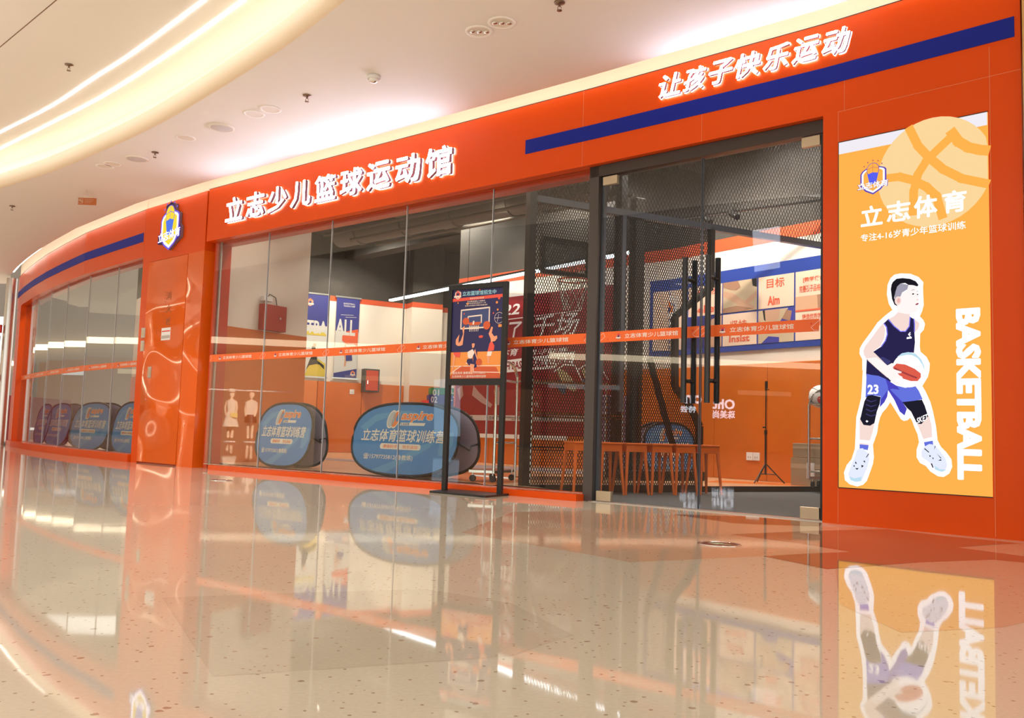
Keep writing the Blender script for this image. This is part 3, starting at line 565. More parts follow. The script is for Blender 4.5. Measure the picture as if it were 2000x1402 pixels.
# gap lip + led
mb = MB(); L2 = low[1:-1]
for a, b in zip(L2, L2[1:]):
    d = (b-a).normalized(); n_ = Vector((d.y, -d.x)); n_ = -n_ if n_.dot(Vector((-.65, -.76))) < 0 else n_
    mb.hexa([(a.x-n_.x*0, a.y, ZC+.031), (b.x, b.y, ZC+.031), (b.x+n_.x*.02, b.y+n_.y*.02, ZC+.031), (a.x+n_.x*.02, a.y+n_.y*.02, ZC+.031), (a.x, a.y, ZC+.10), (b.x, b.y, ZC+.10), (b.x+n_.x*.02, b.y+n_.y*.02, ZC+.10), (a.x+n_.x*.02, a.y+n_.y*.02, ZC+.10)], CEIL)
struct(mb.build('trim_14'))
CORN = emi('cornice_led', (1.0, .88, .75), 8)
mb = MB(); mb.strip(MAIN, 0, sR, 3.388, 3.398, .095, .115, CORN); mb.fbox(PIL, 0, pw, 3.388, 3.398, .095, .115, CORN); mb.strip(LEFT, 0, LEFT.L, 3.388, 3.398, .095, .115, CORN); tag(mb.build('cornice_light'), 'warm light strip hidden in the gap above the orange fascia', 'light')
mb = MB(); mb.strip(MAIN, -.1, sR, 3.56, 3.58, -.06, .35, CEIL); mb.fbox(PIL, -.02, pw+.02, 3.56, 3.58, -.1, .35, CEIL); mb.strip(LEFT, 0, LEFT.L, 3.56, 3.58, -.06, .35, CEIL); struct(mb.build('trim_15'))
# cove lip (rounded) and led, upper ceiling
mb = MB(); nC = len(LC); prof = [(0, ZC), (-.03, ZC+.004), (-.055, ZC+.03), (-.065, ZC+.07), (-.065, ZC+.15), (-.05, ZC+.16), (.0, ZC+.16)]
vs = []
for i, p in enumerate(LC):
    a = LC[max(0, i-1)]; b = LC[min(nC-1, i+1)]; d = (b-a).normalized(); n_ = Vector((d.y, -d.x)); n_ = -n_ if n_.dot(Vector((.7, .7))) < 0 else n_
    for o_, z in prof: vs.append((p.x+n_.x*o_, p.y+n_.y*o_, z))
k = len(prof); mb.add(vs, [(i*k+j, i*k+j+1, (i+1)*k+j+1, (i+1)*k+j) for i in range(nC-1) for j in range(k-1)], CREAM, True); struct(mb.build('trim_16'))
def ribbon(mb, pts, off0, off1, z0, z1, m_):
    vs = []; N = len(pts)
    for i, p in enumerate(pts):
        a = pts[max(0, i-1)]; b = pts[min(N-1, i+1)]; d = (b-a).normalized(); n_ = Vector((d.y, -d.x)); n_ = -n_ if n_.dot(Vector((.7, .7))) < 0 else n_
        for o_, z in ((off0, z0), (off1, z0), (off1, z1), (off0, z1)): vs.append((p.x+n_.x*o_, p.y+n_.y*o_, z))
    mb.add(vs, [(i*4+j, i*4+(j+1) % 4, (i+1)*4+(j+1) % 4, (i+1)*4+j) for i in range(N-1) for j in range(4)]+[(0, 1, 2, 3), (4*N-1, 4*N-2, 4*N-3, 4*N-4)], m_)
ZU = 3.72
mb = MB(); ribbon(mb, LC, .01, .04, ZC+.165, ZC+.175, COVE); tag(mb.build('cove_light'), 'warm cove light strip along the curved ceiling edge', 'light')
mb = MB(); ring = [Vector((p.x, p.y)) for p in LC]; back = [Vector((-26, 20)), Vector((-26, -9))]
off = []
for i, p in enumerate(LC):
    a = LC[max(0, i-1)]; b = LC[min(nC-1, i+1)]; d = (b-a).normalized(); n_ = Vector((d.y, -d.x)); n_ = -n_ if n_.dot(Vector((.7, .7))) < 0 else n_
    off.append((p.x+n_.x*.13, p.y+n_.y*.13))
P2 = off + [(-19, 21.5), (-20, 18.5), (-6.6, 7.2), (-4.2, 4.6), (-2.4, 2.2), (-1.0, -1.0), (-.4, -9)]
N = len(P2); vs = [(x, y, ZU) for x, y in P2]+[(x, y, ZU+.05) for x, y in P2]; mb.add(vs, [tuple(range(N)), tuple(range(N, 2*N))]+[(i, (i+1) % N, N+(i+1) % N, N+i) for i in range(N)], CEIL); struct(mb.build('ceiling_upper'))
mb = MB(); vs0 = []
for i, p in enumerate(LC):
    vs0 += [(off[i][0], off[i][1], ZC+.02), (off[i][0], off[i][1], ZU+.02)]
mb.add(vs0, [(2*i, 2*i+2, 2*i+3, 2*i+1) for i in range(nC-1)], CEIL); struct(mb.build('trim_17'))
LINW = .011
def linear(pts, lab):
    P_ = smooth([atz(x, y, ZU) for x, y in pts], 4); a, b = P_[0], P_[1]; P_ = [a+(a-b).normalized()*4] + P_; b2 = (P_[-1]-P_[-2]).normalized(); P_.append(P_[-1]+Vector((.62, -.78))*4)
    mb = MB(); ribbon(mb, P_, -LINW, LINW, ZU-.008, ZU-.0005, LED); tag(mb.build('linear_light'), lab, 'light')
linear([(0, 258), (100, 207), (190, 148), (250, 110), (330, 52), (395, 3)], 'bright curved light line on the upper ceiling, nearer the ceiling joint')
linear([(0, 290), (100, 240), (200, 188), (300, 125), (380, 70), (470, 5)], 'bright curved light line on the upper ceiling, nearer the glowing cove')
mb = MB(); a = atz(-60, 142, ZU-.001); b = atz(170, -50, ZU-.001); mb.bar(a, b, .007, mat('ceiling_joint', (.22, .12, .08), .6), .004); struct(mb.build('trim_18'))
# ---- ceiling fittings
def sprinkler(x, y, z, lab):
    c = atz(x, y, z); t = thing('sprinkler', lab, 'sprinkler', (c.x, c.y, z), 'ceiling sprinklers'); m_ = mat('bronze', (.25, .17, .12), .3, metal=.8)
    mb = MB(); mb.lathe([(.001, -.002), (.038, -.002), (.036, -.008), (.001, -.014)], c, m_, 16); mb.build('cover_plate', t)
    mb = MB(); mb.cyl(c+Vector((0, 0, -.01)), c+Vector((0, 0, -.03)), .008, m_, 8)
    for s in (-1, 1): mb.tube([c+Vector((s*.006, 0, -.028)), c+Vector((s*.013, 0, -.04)), c+Vector((s*.006, 0, -.055))], .0025, m_, 6)
    mb.build('frame_arms', t); mb = MB(); mb.lathe([(.001, -.055), (.018, -.056), (.017, -.06), (.001, -.06)], c, m_, 12); mb.build('deflector', t)
for x, y, z, l in ((135, 126, ZU, 'bronze sprinkler on the upper ceiling left of the light lines'), (600, 186, ZC, 'sprinkler between the smoke detector and the round ceiling recesses'), (303, 297, ZC, 'sprinkler beside the pale round vent on the left ceiling'), (24, 402, ZC, 'sprinkler at the far left ceiling edge'), (1093, 4, ZC, 'sprinkler at the top edge of the photo')): sprinkler(x, y, z, l)
c = atz(730, 148, ZC); t = thing('smoke_detector', 'white dome smoke detector on the mall ceiling', 'smoke detector', (c.x, c.y, ZC))
mb = MB(); mb.lathe([(.001, -.001), (.055, -.001), (.055, -.022), (.045, -.03)], c, WHT, 24); mb.build('base', t); mb = MB(); mb.lathe([(.042, -.03), (.036, -.045), (.03, -.05)], c, WHT, 20); mb.build('dome', t); mb = MB(); mb.lathe([(.031, -.048), (.022, -.058), (.001, -.06)], c, CHROME, 20); mb.build('sensor', t)
def downlight(x, y, r, lab, kind):
    c = atz(x, y, ZC); t = thing('recessed_downlight' if kind else 'ceiling_vent', lab, 'downlight' if kind else 'vent', (c.x, c.y, ZC-.004), 'round ceiling recesses' if kind else None)
    mb = MB()
    if kind:
        mb.lathe([(r, -.001), (r*.98, -.006), (r*.80, -.006), (r*.74, -.002)], c, mat('bright_white', (.95, .93, .90), .5), 28); mb.build('trim_ring', t)
        mb = MB(); mb.lathe([(r*.76, -.0025), (r*.4, -.0015), (.001, -.001)], c, mat('recess_inside', (.82, .76, .68), .5), 24); mb.build('reflector', t)
        if kind == 2:
            mb = MB()
            for i in range(3): mb.ball(c+Vector(((i-1)*r*.5, 0, -.004)), r*.22, CHROME, 10, sz=.4)
            mb.build('bulb', t)
    else:
        mb.lathe([(r, -.001), (r, -.010), (r*.85, -.016), (r*.8, -.012)], c, WHITE, 28); mb.build('outer_ring', t); mb = MB(); mb.lathe([(r*.8, -.012), (r*.5, -.017), (.001, -.017)], c, mat('vent_grey', (.62, .58, .56), .5), 28); mb.build('centre_disc', t)
for x, y, r, l, k in ((980, 44, .10, 'round recessed downlight with chrome bulbs, right one of the upper pair', 2), (936, 61, .10, 'round recessed downlight with chrome bulbs, left one of the upper pair', 2), (528, 213, .10, 'pale round downlight recess, right one of the middle pair', 1), (496, 222, .10, 'pale round downlight recess, left one of the middle pair', 1), (362, 269, .10, 'single pale round downlight recess left of the white vent', 1), (220, 320, .10, 'pale round downlight recess, right one of the far left pair', 1), (205, 325, .10, 'pale round downlight recess, left one of the far left pair', 1), (432, 248, .125, 'round white ceiling vent between two recesses', 0), (267, 309, .125, 'round grey ceiling vent beside the left sprinkler', 0)): downlight(x, y, r, l, k)
for x, y in ((980, 44), (936, 61), (528, 213), (362, 269), (220, 320)):
    p_ = atz(x, y, ZC-.02); spot('downlight_lamp', p_, (p_.x, p_.y, 0), 55, 110, (1, .92, .8), .8)
# hanging board
TG0 = mat('faded_cream', (.62, .38, .25), .6)
c = atz(170, 372, ZC); d0 = c.y; HB = thing('hanging_sign', 'small orange notice board hanging by two strings from the ceiling', 'sign', c)
def hpt(x, y): r_ = ray(x, y); return EYE + r_*(c.y/r_.y)
a, b, cc, dd = hpt(153, 386), hpt(188, 387), hpt(187, 400.5), hpt(152, 399)
mb = MB(); n_ = Vector((0, .012, 0)); mb.hexa([dd, cc, cc+n_, dd+n_, a, b, b+n_, a+n_], mat('orange_board', (.50, .13, .03), .6)); mb.build('board', HB)
HF = Fr((a.x, c.y-.0005), (b.x, c.y-.0005)); mb = MB(); wB = b.x-a.x
zm = (a.z+cc.z)/2; hh = (a.z-dd.z)
mb.fline(HF, [(.03*wB+.0, zm-.3*hh), (.27*wB, zm-.3*hh), (.27*wB, zm+.33*hh), (.03*wB, zm+.33*hh)], .006, TG0, .003, True); mb.fline(HF, [(.06*wB, zm+.2*hh), (.24*wB, zm-.05*hh)], .02, TG0, .003)
for k in range(4): mb.fbox(HF, .36*wB, (.88-.06*k)*wB, zm+(.28-.17*k)*hh, zm+(.32-.17*k)*hh, .002, .003, TG0)
mb.build('print', HB); mb = MB(); top = c
for p_ in (a.lerp(b, .22), a.lerp(b, .8)): mb.cyl(p_, top, .0025, BRASS, 6)
mb.build('string', HB)
# ---- left wing of the shop
LL = LEFT.L
mb = MB(); mb.strip(LEFT, 0, LL, ZF, ZT, -.25, 0, ORANGE); struct(mb.build('wall_left'))
mb = MB(); mb.strip(LEFT, 0.05, LL-.03, 2.872, 2.993, .001, .004, BLUE); tag(mb.build('blue_stripe'), 'curved blue stripe on the orange fascia left of the pillar', 'stripe')
mb = MB(); mb.strip(LEFT, 0.2, LL, 0, .10, -.22, .04, ORANGE); struct(mb.build('trim_19')); mb = MB(); mb.strip(LEFT, .0, LL, ZF-.03, ZF-.0005, -.25, -.12, DKOR); struct(mb.build('trim_20'))
uc0 = .15; uc1 = LEFT.px(54, 640)[0]
mb = MB(); mb.strip(LEFT, uc0, uc0+.55, 0, ZF, -.30, 0, ORANGE); struct(mb.build('wall_left_end'))
js = [uc0+.55] + [LEFT.px(x, y, OG)[0] for x, y in ((77, 574), (103, 560), (135, 548), (178, 535), (233, 527))] + [LL-.02]
js = sorted(js)
for i in range(len(js)-1):
    mid = LEFT.P((js[i]+js[i+1])/2, .1, OG); a = LEFT.P(js[i]+.003, 0, OG); b = LEFT.P(js[i+1]-.003, 0, OG); F = Fr((a.x, a.y), (b.x, b.y))
    t = thing('window_%d' % (6+i), None, None, mid, kind='structure'); mb = MB(); mb.fbox(F, 0, F.L, .10, ZF, -.006, .006, GLASS); mb.build('glass_pane', t)
    mb = MB(); mb.fbox(F, F.L-.002, F.L+.005, .10, ZF-.01, -.008, .008, MATS['glass_edge']); mb.build('glass_joint', t)
    if F.L > .5: tape(F, t, .0, F.L, .007)
    else: mb = MB(); mb.fbox(F, 0, F.L, 1.241, 1.324, .007, .008, TAPE); mb.build('safety_tape', t)
# chrome column and neighbour beyond the left end
c = atz(12, 879, 0); mb = MB(); mb.cyl((-9.95, 17.9, 0), (-9.95, 17.9, 3.28), .10, ALU, 20); tag(mb.build('metal_column'), 'slim brushed metal column at the far left end of the shop', 'column')
mb = MB(); mb.box((-14, 19.2, 0), (-10.25, 19.35, 1.0), REDB); tag(mb.build('red_barrier'), 'low dark red barrier beyond the metal column', 'barrier')
mb = MB(); mb.box((-15.2, 24, .3), (-13.35, 24.1, 3.2), emi('daylight_window', (.95, .96, 1), 1.6)); tag(mb.build('bright_window'), 'bright daylit glass front at the far left background', 'window')
mb = MB(); mb.cyl((-10.8, 18.95, 2.3), (-10.8, 18.95, 2.9), .02, BLACK); mb.box((-10.42, 17.98, 2.2), (-10.08, 18.06, 2.42), REDP); mb.box((-10.42, 17.98, 1.75), (-10.15, 18.04, 2.1), WHT)
SG = thing('bracket_sign', 'small red and white signs beside the far metal column', 'sign', (-10.2, 18, 1.7)); mb = MB(); mb.box((-10.16, 17.75, 2.18), (-10.02, 17.80, 2.34), REDP); mb.build('upper_plate', SG); mb = MB(); mb.box((-10.16, 17.75, 1.85), (-10.04, 17.80, 2.12), WHT); mb.build('white_plate', SG); mb = MB(); mb.box((-10.22, 17.75, 1.25), (-10.04, 17.80, 1.36), REDP); mb.build('lower_plate', SG)
# neighbour at right edge
NF = Fr((pR[0]+.012, pR[1]-.012), (pR[0]+1.612, pR[1]-1.632), .0); c = NF.P(.3, 0, 0); t = thing('neighbour_panel', 'gold edged colourful shop panel at the right photo edge', 'wall panel', (c.x, c.y, 0))
mb = MB(); mb.fbox(NF, .0, .02, 0, 3.3, -.1, .03, mat('gold_trim', (.75, .48, .2), .3, metal=.6)); mb.build('gold_edge', t)
mb = MB(); mb.fbox(NF, .02, 1.6, 0, 3.3, -.1, .0, mat('yellow_panel', (.80, .42, .06), .4)); mb.build('panel', t)
mb = MB(); mb.fp(NF, [(.02, 2.35), (.3, 2.45), (.5, 2.0), (.3, 1.55), (.02, 1.7)], mat('crimson_print', (.55, .04, .12), .4), .001); mb.fell(NF, .30, 2.0, .26, .26, REDP, .002); mb.fp(NF, [(.02, 0.02), (.9, .02), (.9, 1.2), (.02, 1.4)], mat('peach_print', (.80, .42, .28), .4), .001); mb.build('printed_shapes', t)
#PART2
# ================================================================ INSIDE THE SHOP
ZI = .06
def wallseg(F, name, zs, top=3.0, st=(2.95, 3.05), high=4.2, thick=.12, u0=0, u1=None, wain=1.4, o=0):
    u1 = F.L if u1 is None else u1
    mb = MB(); mb.fbox(F, u0, u1, 0, st[0], -thick, o, WHITE); mb.fbox(F, u0, u1, st[0], st[1], -thick, o+.004, STRIPE); mb.fbox(F, u0, u1, st[1], high, -thick, o, DARKCEIL); struct(mb.build(name))
    mb = MB(); n = max(1, round((u1-u0)/.9)); 
    for i in range(n):
        a = u0+(u1-u0)*i/n; b = u0+(u1-u0)*(i+1)/n; mb.fbox(F, a+.003, b-.003, ZI, wain, o, o+.035, WAINS)
    struct(mb.build('trim_21', bevel=.008))
B0, B1, B2, B3, B4 = (-.88, 14.42), (1.46, 12.06), (2.02, 11.62), (3.40, 9.74), (4.85, 7.8)
BW1, BW2, BW3, BW4 = Fr(B0, B1), Fr(B1, B2), Fr(B2, B3), Fr(B3, B4)
for F, nm in ((BW1, 'wall_back'), (BW2, 'wall_back_middle'), (BW3, 'wall_back_right'), (BW4, 'wall_back_far_right')): wallseg(F, nm, None, st=(2.80, 2.95))
SW = Fr((4.85, 7.8), (3.05, 4.95)); wallseg(SW, 'wall_side_right', None)
RW1 = Fr((-5.2, 16.32), (-2.15, 18.17)); RW3 = Fr((-2.15, 18.32), (.6, 19.3)); wallseg(RW1, 'wall_rear', None); wallseg(RW3, 'wall_rear_right', None)
RP = Fr((-2.0, 17.86), (-1.42, 18.14)); wallseg(RP, 'wall_rear_pillar', None, thick=.7)
BE = Fr((-.70, 15.1), B0); 
NW = Fr((-3.50, 10.98), (-2.75, 12.10)); mb = MB(); mb.fbox(NW, 0, NW.L, 1.71, 4.2, -.16, 0, WHITE); mb.fbox(NW, 0, NW.L, 0, 1.71, -.16, .004, WAINS); struct(mb.build('wall_inner_left'))
mb = MB(); mb.strip(LEFT, 0, LL, 0, 1.45, -2.35, -2.2, WAINS); mb.strip(LEFT, 0, LL, 1.45, 3.1, -2.35, -2.21, WHITE); mb.strip(LEFT, 0, LL, 3.1, 4.2, -2.35, -2.21, DARKCEIL); struct(mb.build('wall_inner_wing'))
mb = MB(); g = [(-12, 20.5), (-9.7, 18.1)]+[tuple(LEFT.P(u, 0, -.24).xy) for u in LEFT.c[1:-1]]+[tuple(PIL.P(0, 0, -.5).xy), tuple(PIL.P(pw, 0, -.35).xy), tuple(F_S.P(.3, 0, -.26).xy), tuple(F_S.P(4.98, 0, -.26).xy), (.14, 7.95), (3.38, 9.60), (4.6, 8.3), (4.9, 9.5), (1.5, 20), (-6, 20.5)]
N = len(g); vs = [(x, y, 0.001) for x, y in g]+[(x, y, ZI) for x, y in g]; mb.add(vs, [tuple(range(N, 2*N))], COURT); mb.add(vs, [(i, (i+1) % N, N+(i+1) % N, N+i) for i in range(N)], BLACK); struct(mb.build('floor_court'))
mb = MB(); gp = [tuple(F_D.P(-.03, 0, OD-.035).xy), tuple(F_D.P(F_D.L, 0, OD-.035).xy), (2.9, 5.2), (4.75, 7.9), (4.6, 8.3), (3.38, 9.60), (.14, 7.95)]
mb.poly([(x, y, .003) for x, y in gp], CARPET); struct(mb.build('floor_carpet'))
def stripe(px_, m_, z): mb = MB(); mb.poly(ccw([atz(x, y, z) for x, y in px_]), m_); o = struct(mb.build('trim_22'))
stripe([(880, 905), (1120, 917), (1230, 926), (1230, 932), (1120, 925), (880, 912)], COURTG, ZI+.001)
stripe([(900, 918), (1000, 924), (1020, 940), (960, 948), (880, 935)], COURTO, ZI+.001)
stripe([(920, 926), (1005, 933), (1005, 936), (920, 929)], WHT, ZI+.002); stripe([(620, 893), (800, 905), (800, 909), (620, 897)], COURTG, ZI+.001)
stripe([(1376, 941), (1560, 949), (1590, 949), (1560, 944), (1400, 938)], COURTO, ZI+.001)
# gym ceiling
mb = MB(); mb.box((-12.5, 9.0, 4.2), (6, 20.8, 4.3), DARKCEIL); mb.box((-4.0, 4.9, 4.2), (6, 9.0, 4.3), DARKCEIL); struct(mb.build('ceiling_gym'))
mb = MB(); mb.strip(MAIN, 0, sR, ZT, 4.2, -.35, -.30, DARKCEIL); mb.strip(LEFT, 0, LL, ZT, 4.2, -.35, -.30, DARKCEIL); mb.fbox(PIL, -.1, pw+.1, ZT, 4.2, -.45, -.4, DARKCEIL); struct(mb.build('wall_front_upper'))
for k, (a, b, r_, lab) in enumerate((((-3.2, 11.8, 3.75), (-.2, 8.9, 3.75), .26, 'round grey ventilation duct under the gym ceiling near the glass'), ((-3.0, 15.4, 3.8), (1.2, 11.6, 3.8), .20, 'long round grey duct across the middle of the gym ceiling'))):
    t = thing('ventilation_duct', lab, 'duct', a); mb = MB(); mb.cyl(a, b, r_, DUCT, 20); mb.build('duct_body', t); A, B = Vector(a), Vector(b)
    for i in range(5): mb = MB(); p_ = A.lerp(B, (i+.5)/5); d = (B-A).normalized()*.03; mb.cyl(p_-d, p_+d, r_+.02, DUCT, 20); mb.build('joint_ring', t)
for k, (a, b, w_, h_) in enumerate((((-5, 14.6, 4.0), (2.5, 8.4, 4.0), .3, .4), ((-4.4, 13.0, 4.0), (1.0, 8.0, 4.0), .2, .3), ((-3.2, 17.6, 4.0), (3.8, 10.2, 4.0), .3, .4), ((-3, 12.6, 3.95), (.8, 16.5, 3.95), .25, .3), ((-.2, 9.4, 4.0), (4.2, 12.4, 4.0), .25, .3), ((1.2, 7.4, 4.02), (4.6, 9.0, 4.02), .3, .3))):
    mb = MB(); mb.bar(a, b, w_, DUCT if k % 2 else DARKCEIL, h_); struct(mb.build('trim_23'))
for k in range(5): mb = MB(); mb.cyl((-3.6+.35*k, 13.0+.3*k, 3.42), (.2+.3*k, 9.6+.3*k, 3.42), .025, DUCT, 8); tag(mb.build('ceiling_pipe'), 'thin painted pipe running under the dark gym ceiling', 'pipe', 'gym ceiling pipes')
# linear gym light
a, b = Vector((-2.18, 16.0, 2.8)), Vector((1.46, 11.15, 2.8)); t = thing('hanging_linear_light', 'long white LED bar hanging in the gym', 'light', a)
mb = MB(); mb.bar(a, b, .07, LEDW, .03); mb.build('diffuser', t); mb = MB(); mb.bar(a+Vector((0, 0, .03)), b+Vector((0, 0, .03)), .075, BLACK, .03); mb.build('housing', t)
for f_ in (.1, .4, .7, .95): mb = MB(); p_ = a.lerp(b, f_); mb.cyl(p_+Vector((0, 0, .04)), (p_.x, p_.y, 4.2), .004, BLACK, 6); mb.build('suspension_wire', t)
spot('wall_wash', (-3.05, 16.6, 3.9), (-3.45, 17.35, 2.6), 60, 60); spot('wall_wash', (-1.45, 16.9, 3.9), (-1.75, 17.95, 2.6), 70, 60); spot('wall_wash', (2.1, 9.6, 4.0), (2.8, 10.5, 1.6), 280, 90); spot('wall_wash', (-.6, 12.2, 3.9), (.2, 13.3, 1.6), 170, 90)
# hanging banners on the rear wall
def rq(x, y, o=0): return RW1.px(x, y, o)
def rb(x, y): return rq(580+x/7.01, 560+y/7.01, .02)
YEL = mat('yellow_print', (.62, .48, .05), .5); LGR = mat('light_grey_print', (.62, .62, .60), .5); BB = mat('banner_blue', (.03, .035, .22), .5); SKP = mat('skin_print', (.60, .32, .20), .5)
def hang(name, lab, TL, TR, BR, BL, art):
    p = [rb(*z) for z in (TL, TR, BR, BL)]; u0 = (p[0][0]+p[3][0])/2; u1 = (p[1][0]+p[2][0])/2; v1 = (p[0][1]+p[1][1])/2; v0 = (p[2][1]+p[3][1])/2
    c = RW1.P((u0+u1)/2, v0, .03); t = thing('wall_banner', lab, 'banner', c, None); mb = MB(); mb.fbox(RW1, u0, u1, v0, v1, .036, .042, LGR); mb.build('banner_cloth', t)
    mb = MB(); mb.fbox(RW1, u0-.03, u1+.03, v1, v1+.03, .036, .055, ALU); mb.build('top_rail', t); mb = MB(); mb.fbox(RW1, u0-.05, u1+.05, v0-.03, v0, .036, .055, ALU); mb.build('bottom_rail', t)
    mb = MB(); S = lambda x, y: (u0+(u1-u0)*x, v0+(v1-v0)*y); art(mb, S); mb.build('banner_print', t)
def P(mb, S, pts, m_, o=.044): mb.fp(RW1, [S(*p) for p in pts], m_, o)
def artA(mb, S):
    P(mb, S, [(0, 1), (0, .62), (1, .62), (1, 1)], BB); P(mb, S, [(.1, 0), (1, 0), (1, .16), (.75, .2), (.5, .24), (.3, .18)], YEL)
    a = S(.1, .52); b = S(1.0, .68); ftext(mb, RW1, 'TBA', (a[0], a[1], b[0], b[1]), LGR, .047, bold=.03); P(mb, S, [(.12, .50), (.98, .50), (.98, .54), (.12, .54)], YEL, .0465)
    P(mb, S, [(.36, .36), (.5, .37), (.6, .28), (.62, .2), (.95, .09), (.93, .14), (.6, .15), (.3, .13), (.15, .07), (.3, .2), (.38, .24)], BLK, .047); P(mb, S, [(.42, .36), (.55, .36), (.55, .40), (.42, .40)], SKP, .048)
    a = S(.2, .9); logo(mb, RW1, a[0], a[1], .16, .046, (ORP, LGR, ORP, BB, ORP), simple=True)
def artB(mb, S):
    P(mb, S, [(0, 1), (0, .58), (1, .58), (1, 1)], BB); a = S(0, .53); b = S(.85, .73); ftext(mb, RW1, 'ALL', (a[0], a[1], b[0], b[1]), LGR, .047, bold=.03)
    P(mb, S, [(.3, .52), (.45, .58), (.98, .62), (.98, .40), (.8, .43), (.5, .42), (.3, .46)], STRIPE, .0465)
    P(mb, S, [(0, 0), (.98, 0), (.98, .12), (0, .05)], BB, .046); a = S(.82, .06); logo(mb, RW1, a[0], a[1], .12, .048, (ORP, LGR, ORP, BB, ORP), simple=True)
    P(mb, S, [(.45, .44), (.5, .36), (.6, .34), (.75, .27), (.75, .23), (.55, .24), (.5, .14), (.42, .14), (.45, .24), (.38, .30)], SKP, .047); P(mb, S, [(.48, .30), (.75, .29), (.78, .22), (.5, .21)], BB, .048)
    for i in range(2): a = S(.3, .92-.03*i); b = S(.8, .94-.03*i); ftext(mb, RW1, ('BASKETBALL', 'TRAINING CAMP')[i], (a[0], a[1], b[0], b[1]), LGR, .047)
    P(mb, S, [(.2, .78), (.75, .79), (.75, .795), (.2, .785)], LGR, .047); P(mb, S, [(.4, .755), (.88, .765), (.88, .77), (.4, .76)], LGR, .047)
hang('a', 'blue and yellow banner on the rear wall nearer the inner white wall', (120, 90), (430, 125), (375, 1235), (60, 1215), artA); hang('b', 'blue and red banner on the rear wall beside the hydrant box', (545, 140), (860, 180), (805, 1255), (490, 1235), artB)
a = rq(707, 765, .1); b = rq(738, 722, .1); c = RW1.P((a[0]+b[0])/2, a[1], .1); t = thing('hydrant_box', 'small red hydrant box with grey frame on the rear wall', 'box', c)
mb = MB(); mb.fbox(RW1, a[0], b[0], a[1], b[1], .036, .2, DUCT); mb.build('case', t); mb = MB(); mb.fbox(RW1, a[0]+.03, b[0]-.03, a[1]+.03, b[1]-.03, .2, .21, mat('hydrant_red', (.62, .07, .02), .4)); d_ = mb.build('door', t); mb = MB(); mb.fbox(RW1, a[0]+.05, a[0]+.07, a[1]+.15, a[1]+.22, .21, .22, CHROME); mb.build('latch', d_)
def socket(F, x, y, lab, n=1, o=.036):
    u, v = F.px(x, y, o); t = thing('wall_socket', lab, 'socket', F.P(u, v, o)); mb = MB()
    for i in range(n): mb.fbox(F, u-.045+.095*i, u+.045+.095*i, v-.045, v+.045, o, o+.012, WHT)
    mb.build('face_plate', t, .002); mb = MB()
    for i in range(n):
        for dx in (-.015, .015): mb.fbox(F, u+dx-.003+.095*i, u+dx+.003+.095*i, v-.02, v+.0, o+.012, o+.0125, BLK)
    mb.build('pin_slot', t)
socket(BW3, 1465, 891, 'white double socket low on the orange wall beside the tripod', 2); socket(RW1, 687, 765, 'small white socket below the hanging banners')
# fire cabinet + emergency lamp on the inner left wall
a = NW.px(514, 644, .1); b = NW.px(562, 600, .1); t = thing('alarm_cabinet', 'flat dark red cabinet high on the inner left wall', 'cabinet', NW.P((a[0]+b[0])/2, a[1], .0)); mb = MB(); mb.fbox(NW, a[0], b[0], 1.72, b[1], .001, .09, mat('dark_red_paint', (.42, .035, .01), .4)); mb.build('case', t, .004)
mb = MB(); c = NW.P(a[0]*.3+b[0]*.7, 1.72+(b[1]-1.72)*.5, .09); mb.cyl(c, c+Vector((NW.n.x, NW.n.y, 0))*.015, .018, CHROME, 16); mb.build('lock', t)
u, v = NW.px(522, 590, .05); t = thing('emergency_lamp', 'small white emergency lamp with cable above the dark red cabinet', 'lamp', NW.P(u, v, 0)); mb = MB(); mb.fbox(NW, u-.07, u+.07, v+.01, v+.07, .001, .07, WHT); mb.build('lamp_body', t, .006); mb = MB(); mb.tube([NW.P(u, v+.03, .02), NW.P(u+.06, v+.11, .02), NW.P(u+.16, v+.08, .02), NW.P(u+.2, v-.06, .02)], .005, BLK, 6); mb.build('cable', t)
# red banner on the back wall
def bq(x, y, o=.045): return BW1.px(x, y, o)
c = BW1.P(1.2, .45, .03); t = thing('league_banner', 'big dark red youth basketball league banner behind the mesh', 'banner', c)
mb = MB(); L_ = BW1.L; mb.fbox(BW1, .05, L_-.05, .50, 2.55, .036, .044, REDB); 
mb.build('banner_cloth', t); mb = MB(); mb.fbox(BW1, .05, L_-.9, .44, .50, .036, .05, WHT); mb.fbox(BW1, .05, L_-.6, .70, .78, .0445, .046, mat('banner_grey', (.55, .5, .5), .5)); mb.build('lower_hem', t)
BT = mat('banner_white', (.86, .84, .88), .5); mb = MB(); O = .047
def bt(st, x0, y0, x1, y1, bold=.02, shear=.2): a = bq(x0, y1); b = bq(x1, y0); ftext(mb, BW1, st, (a[0], a[1], b[0], b[1]), BT, O, bold=bold, shear=shear)
bt('2022', 950, 592, 1016, 620); bt('早了', 960, 626, 1020, 668, .03); bt('千场', 1040, 608, 1132, 660, .03); bt('立志体育', 945, 680, 1013, 698); bt('篮球联赛', 1030, 678, 1110, 694)
mb.fline(BW1, [bq(975, 626), bq(1135, 606)], .012, BT, O)
mb.fp(BW1, [bq(955, 708), bq(1124, 686), bq(1118, 716), bq(950, 731)], BT, O); a = bq(957, 727); b = bq(1116, 692); ftext(mb, BW1, 'YOUTH BASKETBALL LEAGUE', (a[0], a[1]+.01, b[0], a[1]+.13), REDB, O+.002, bold=.03, skew=.06)
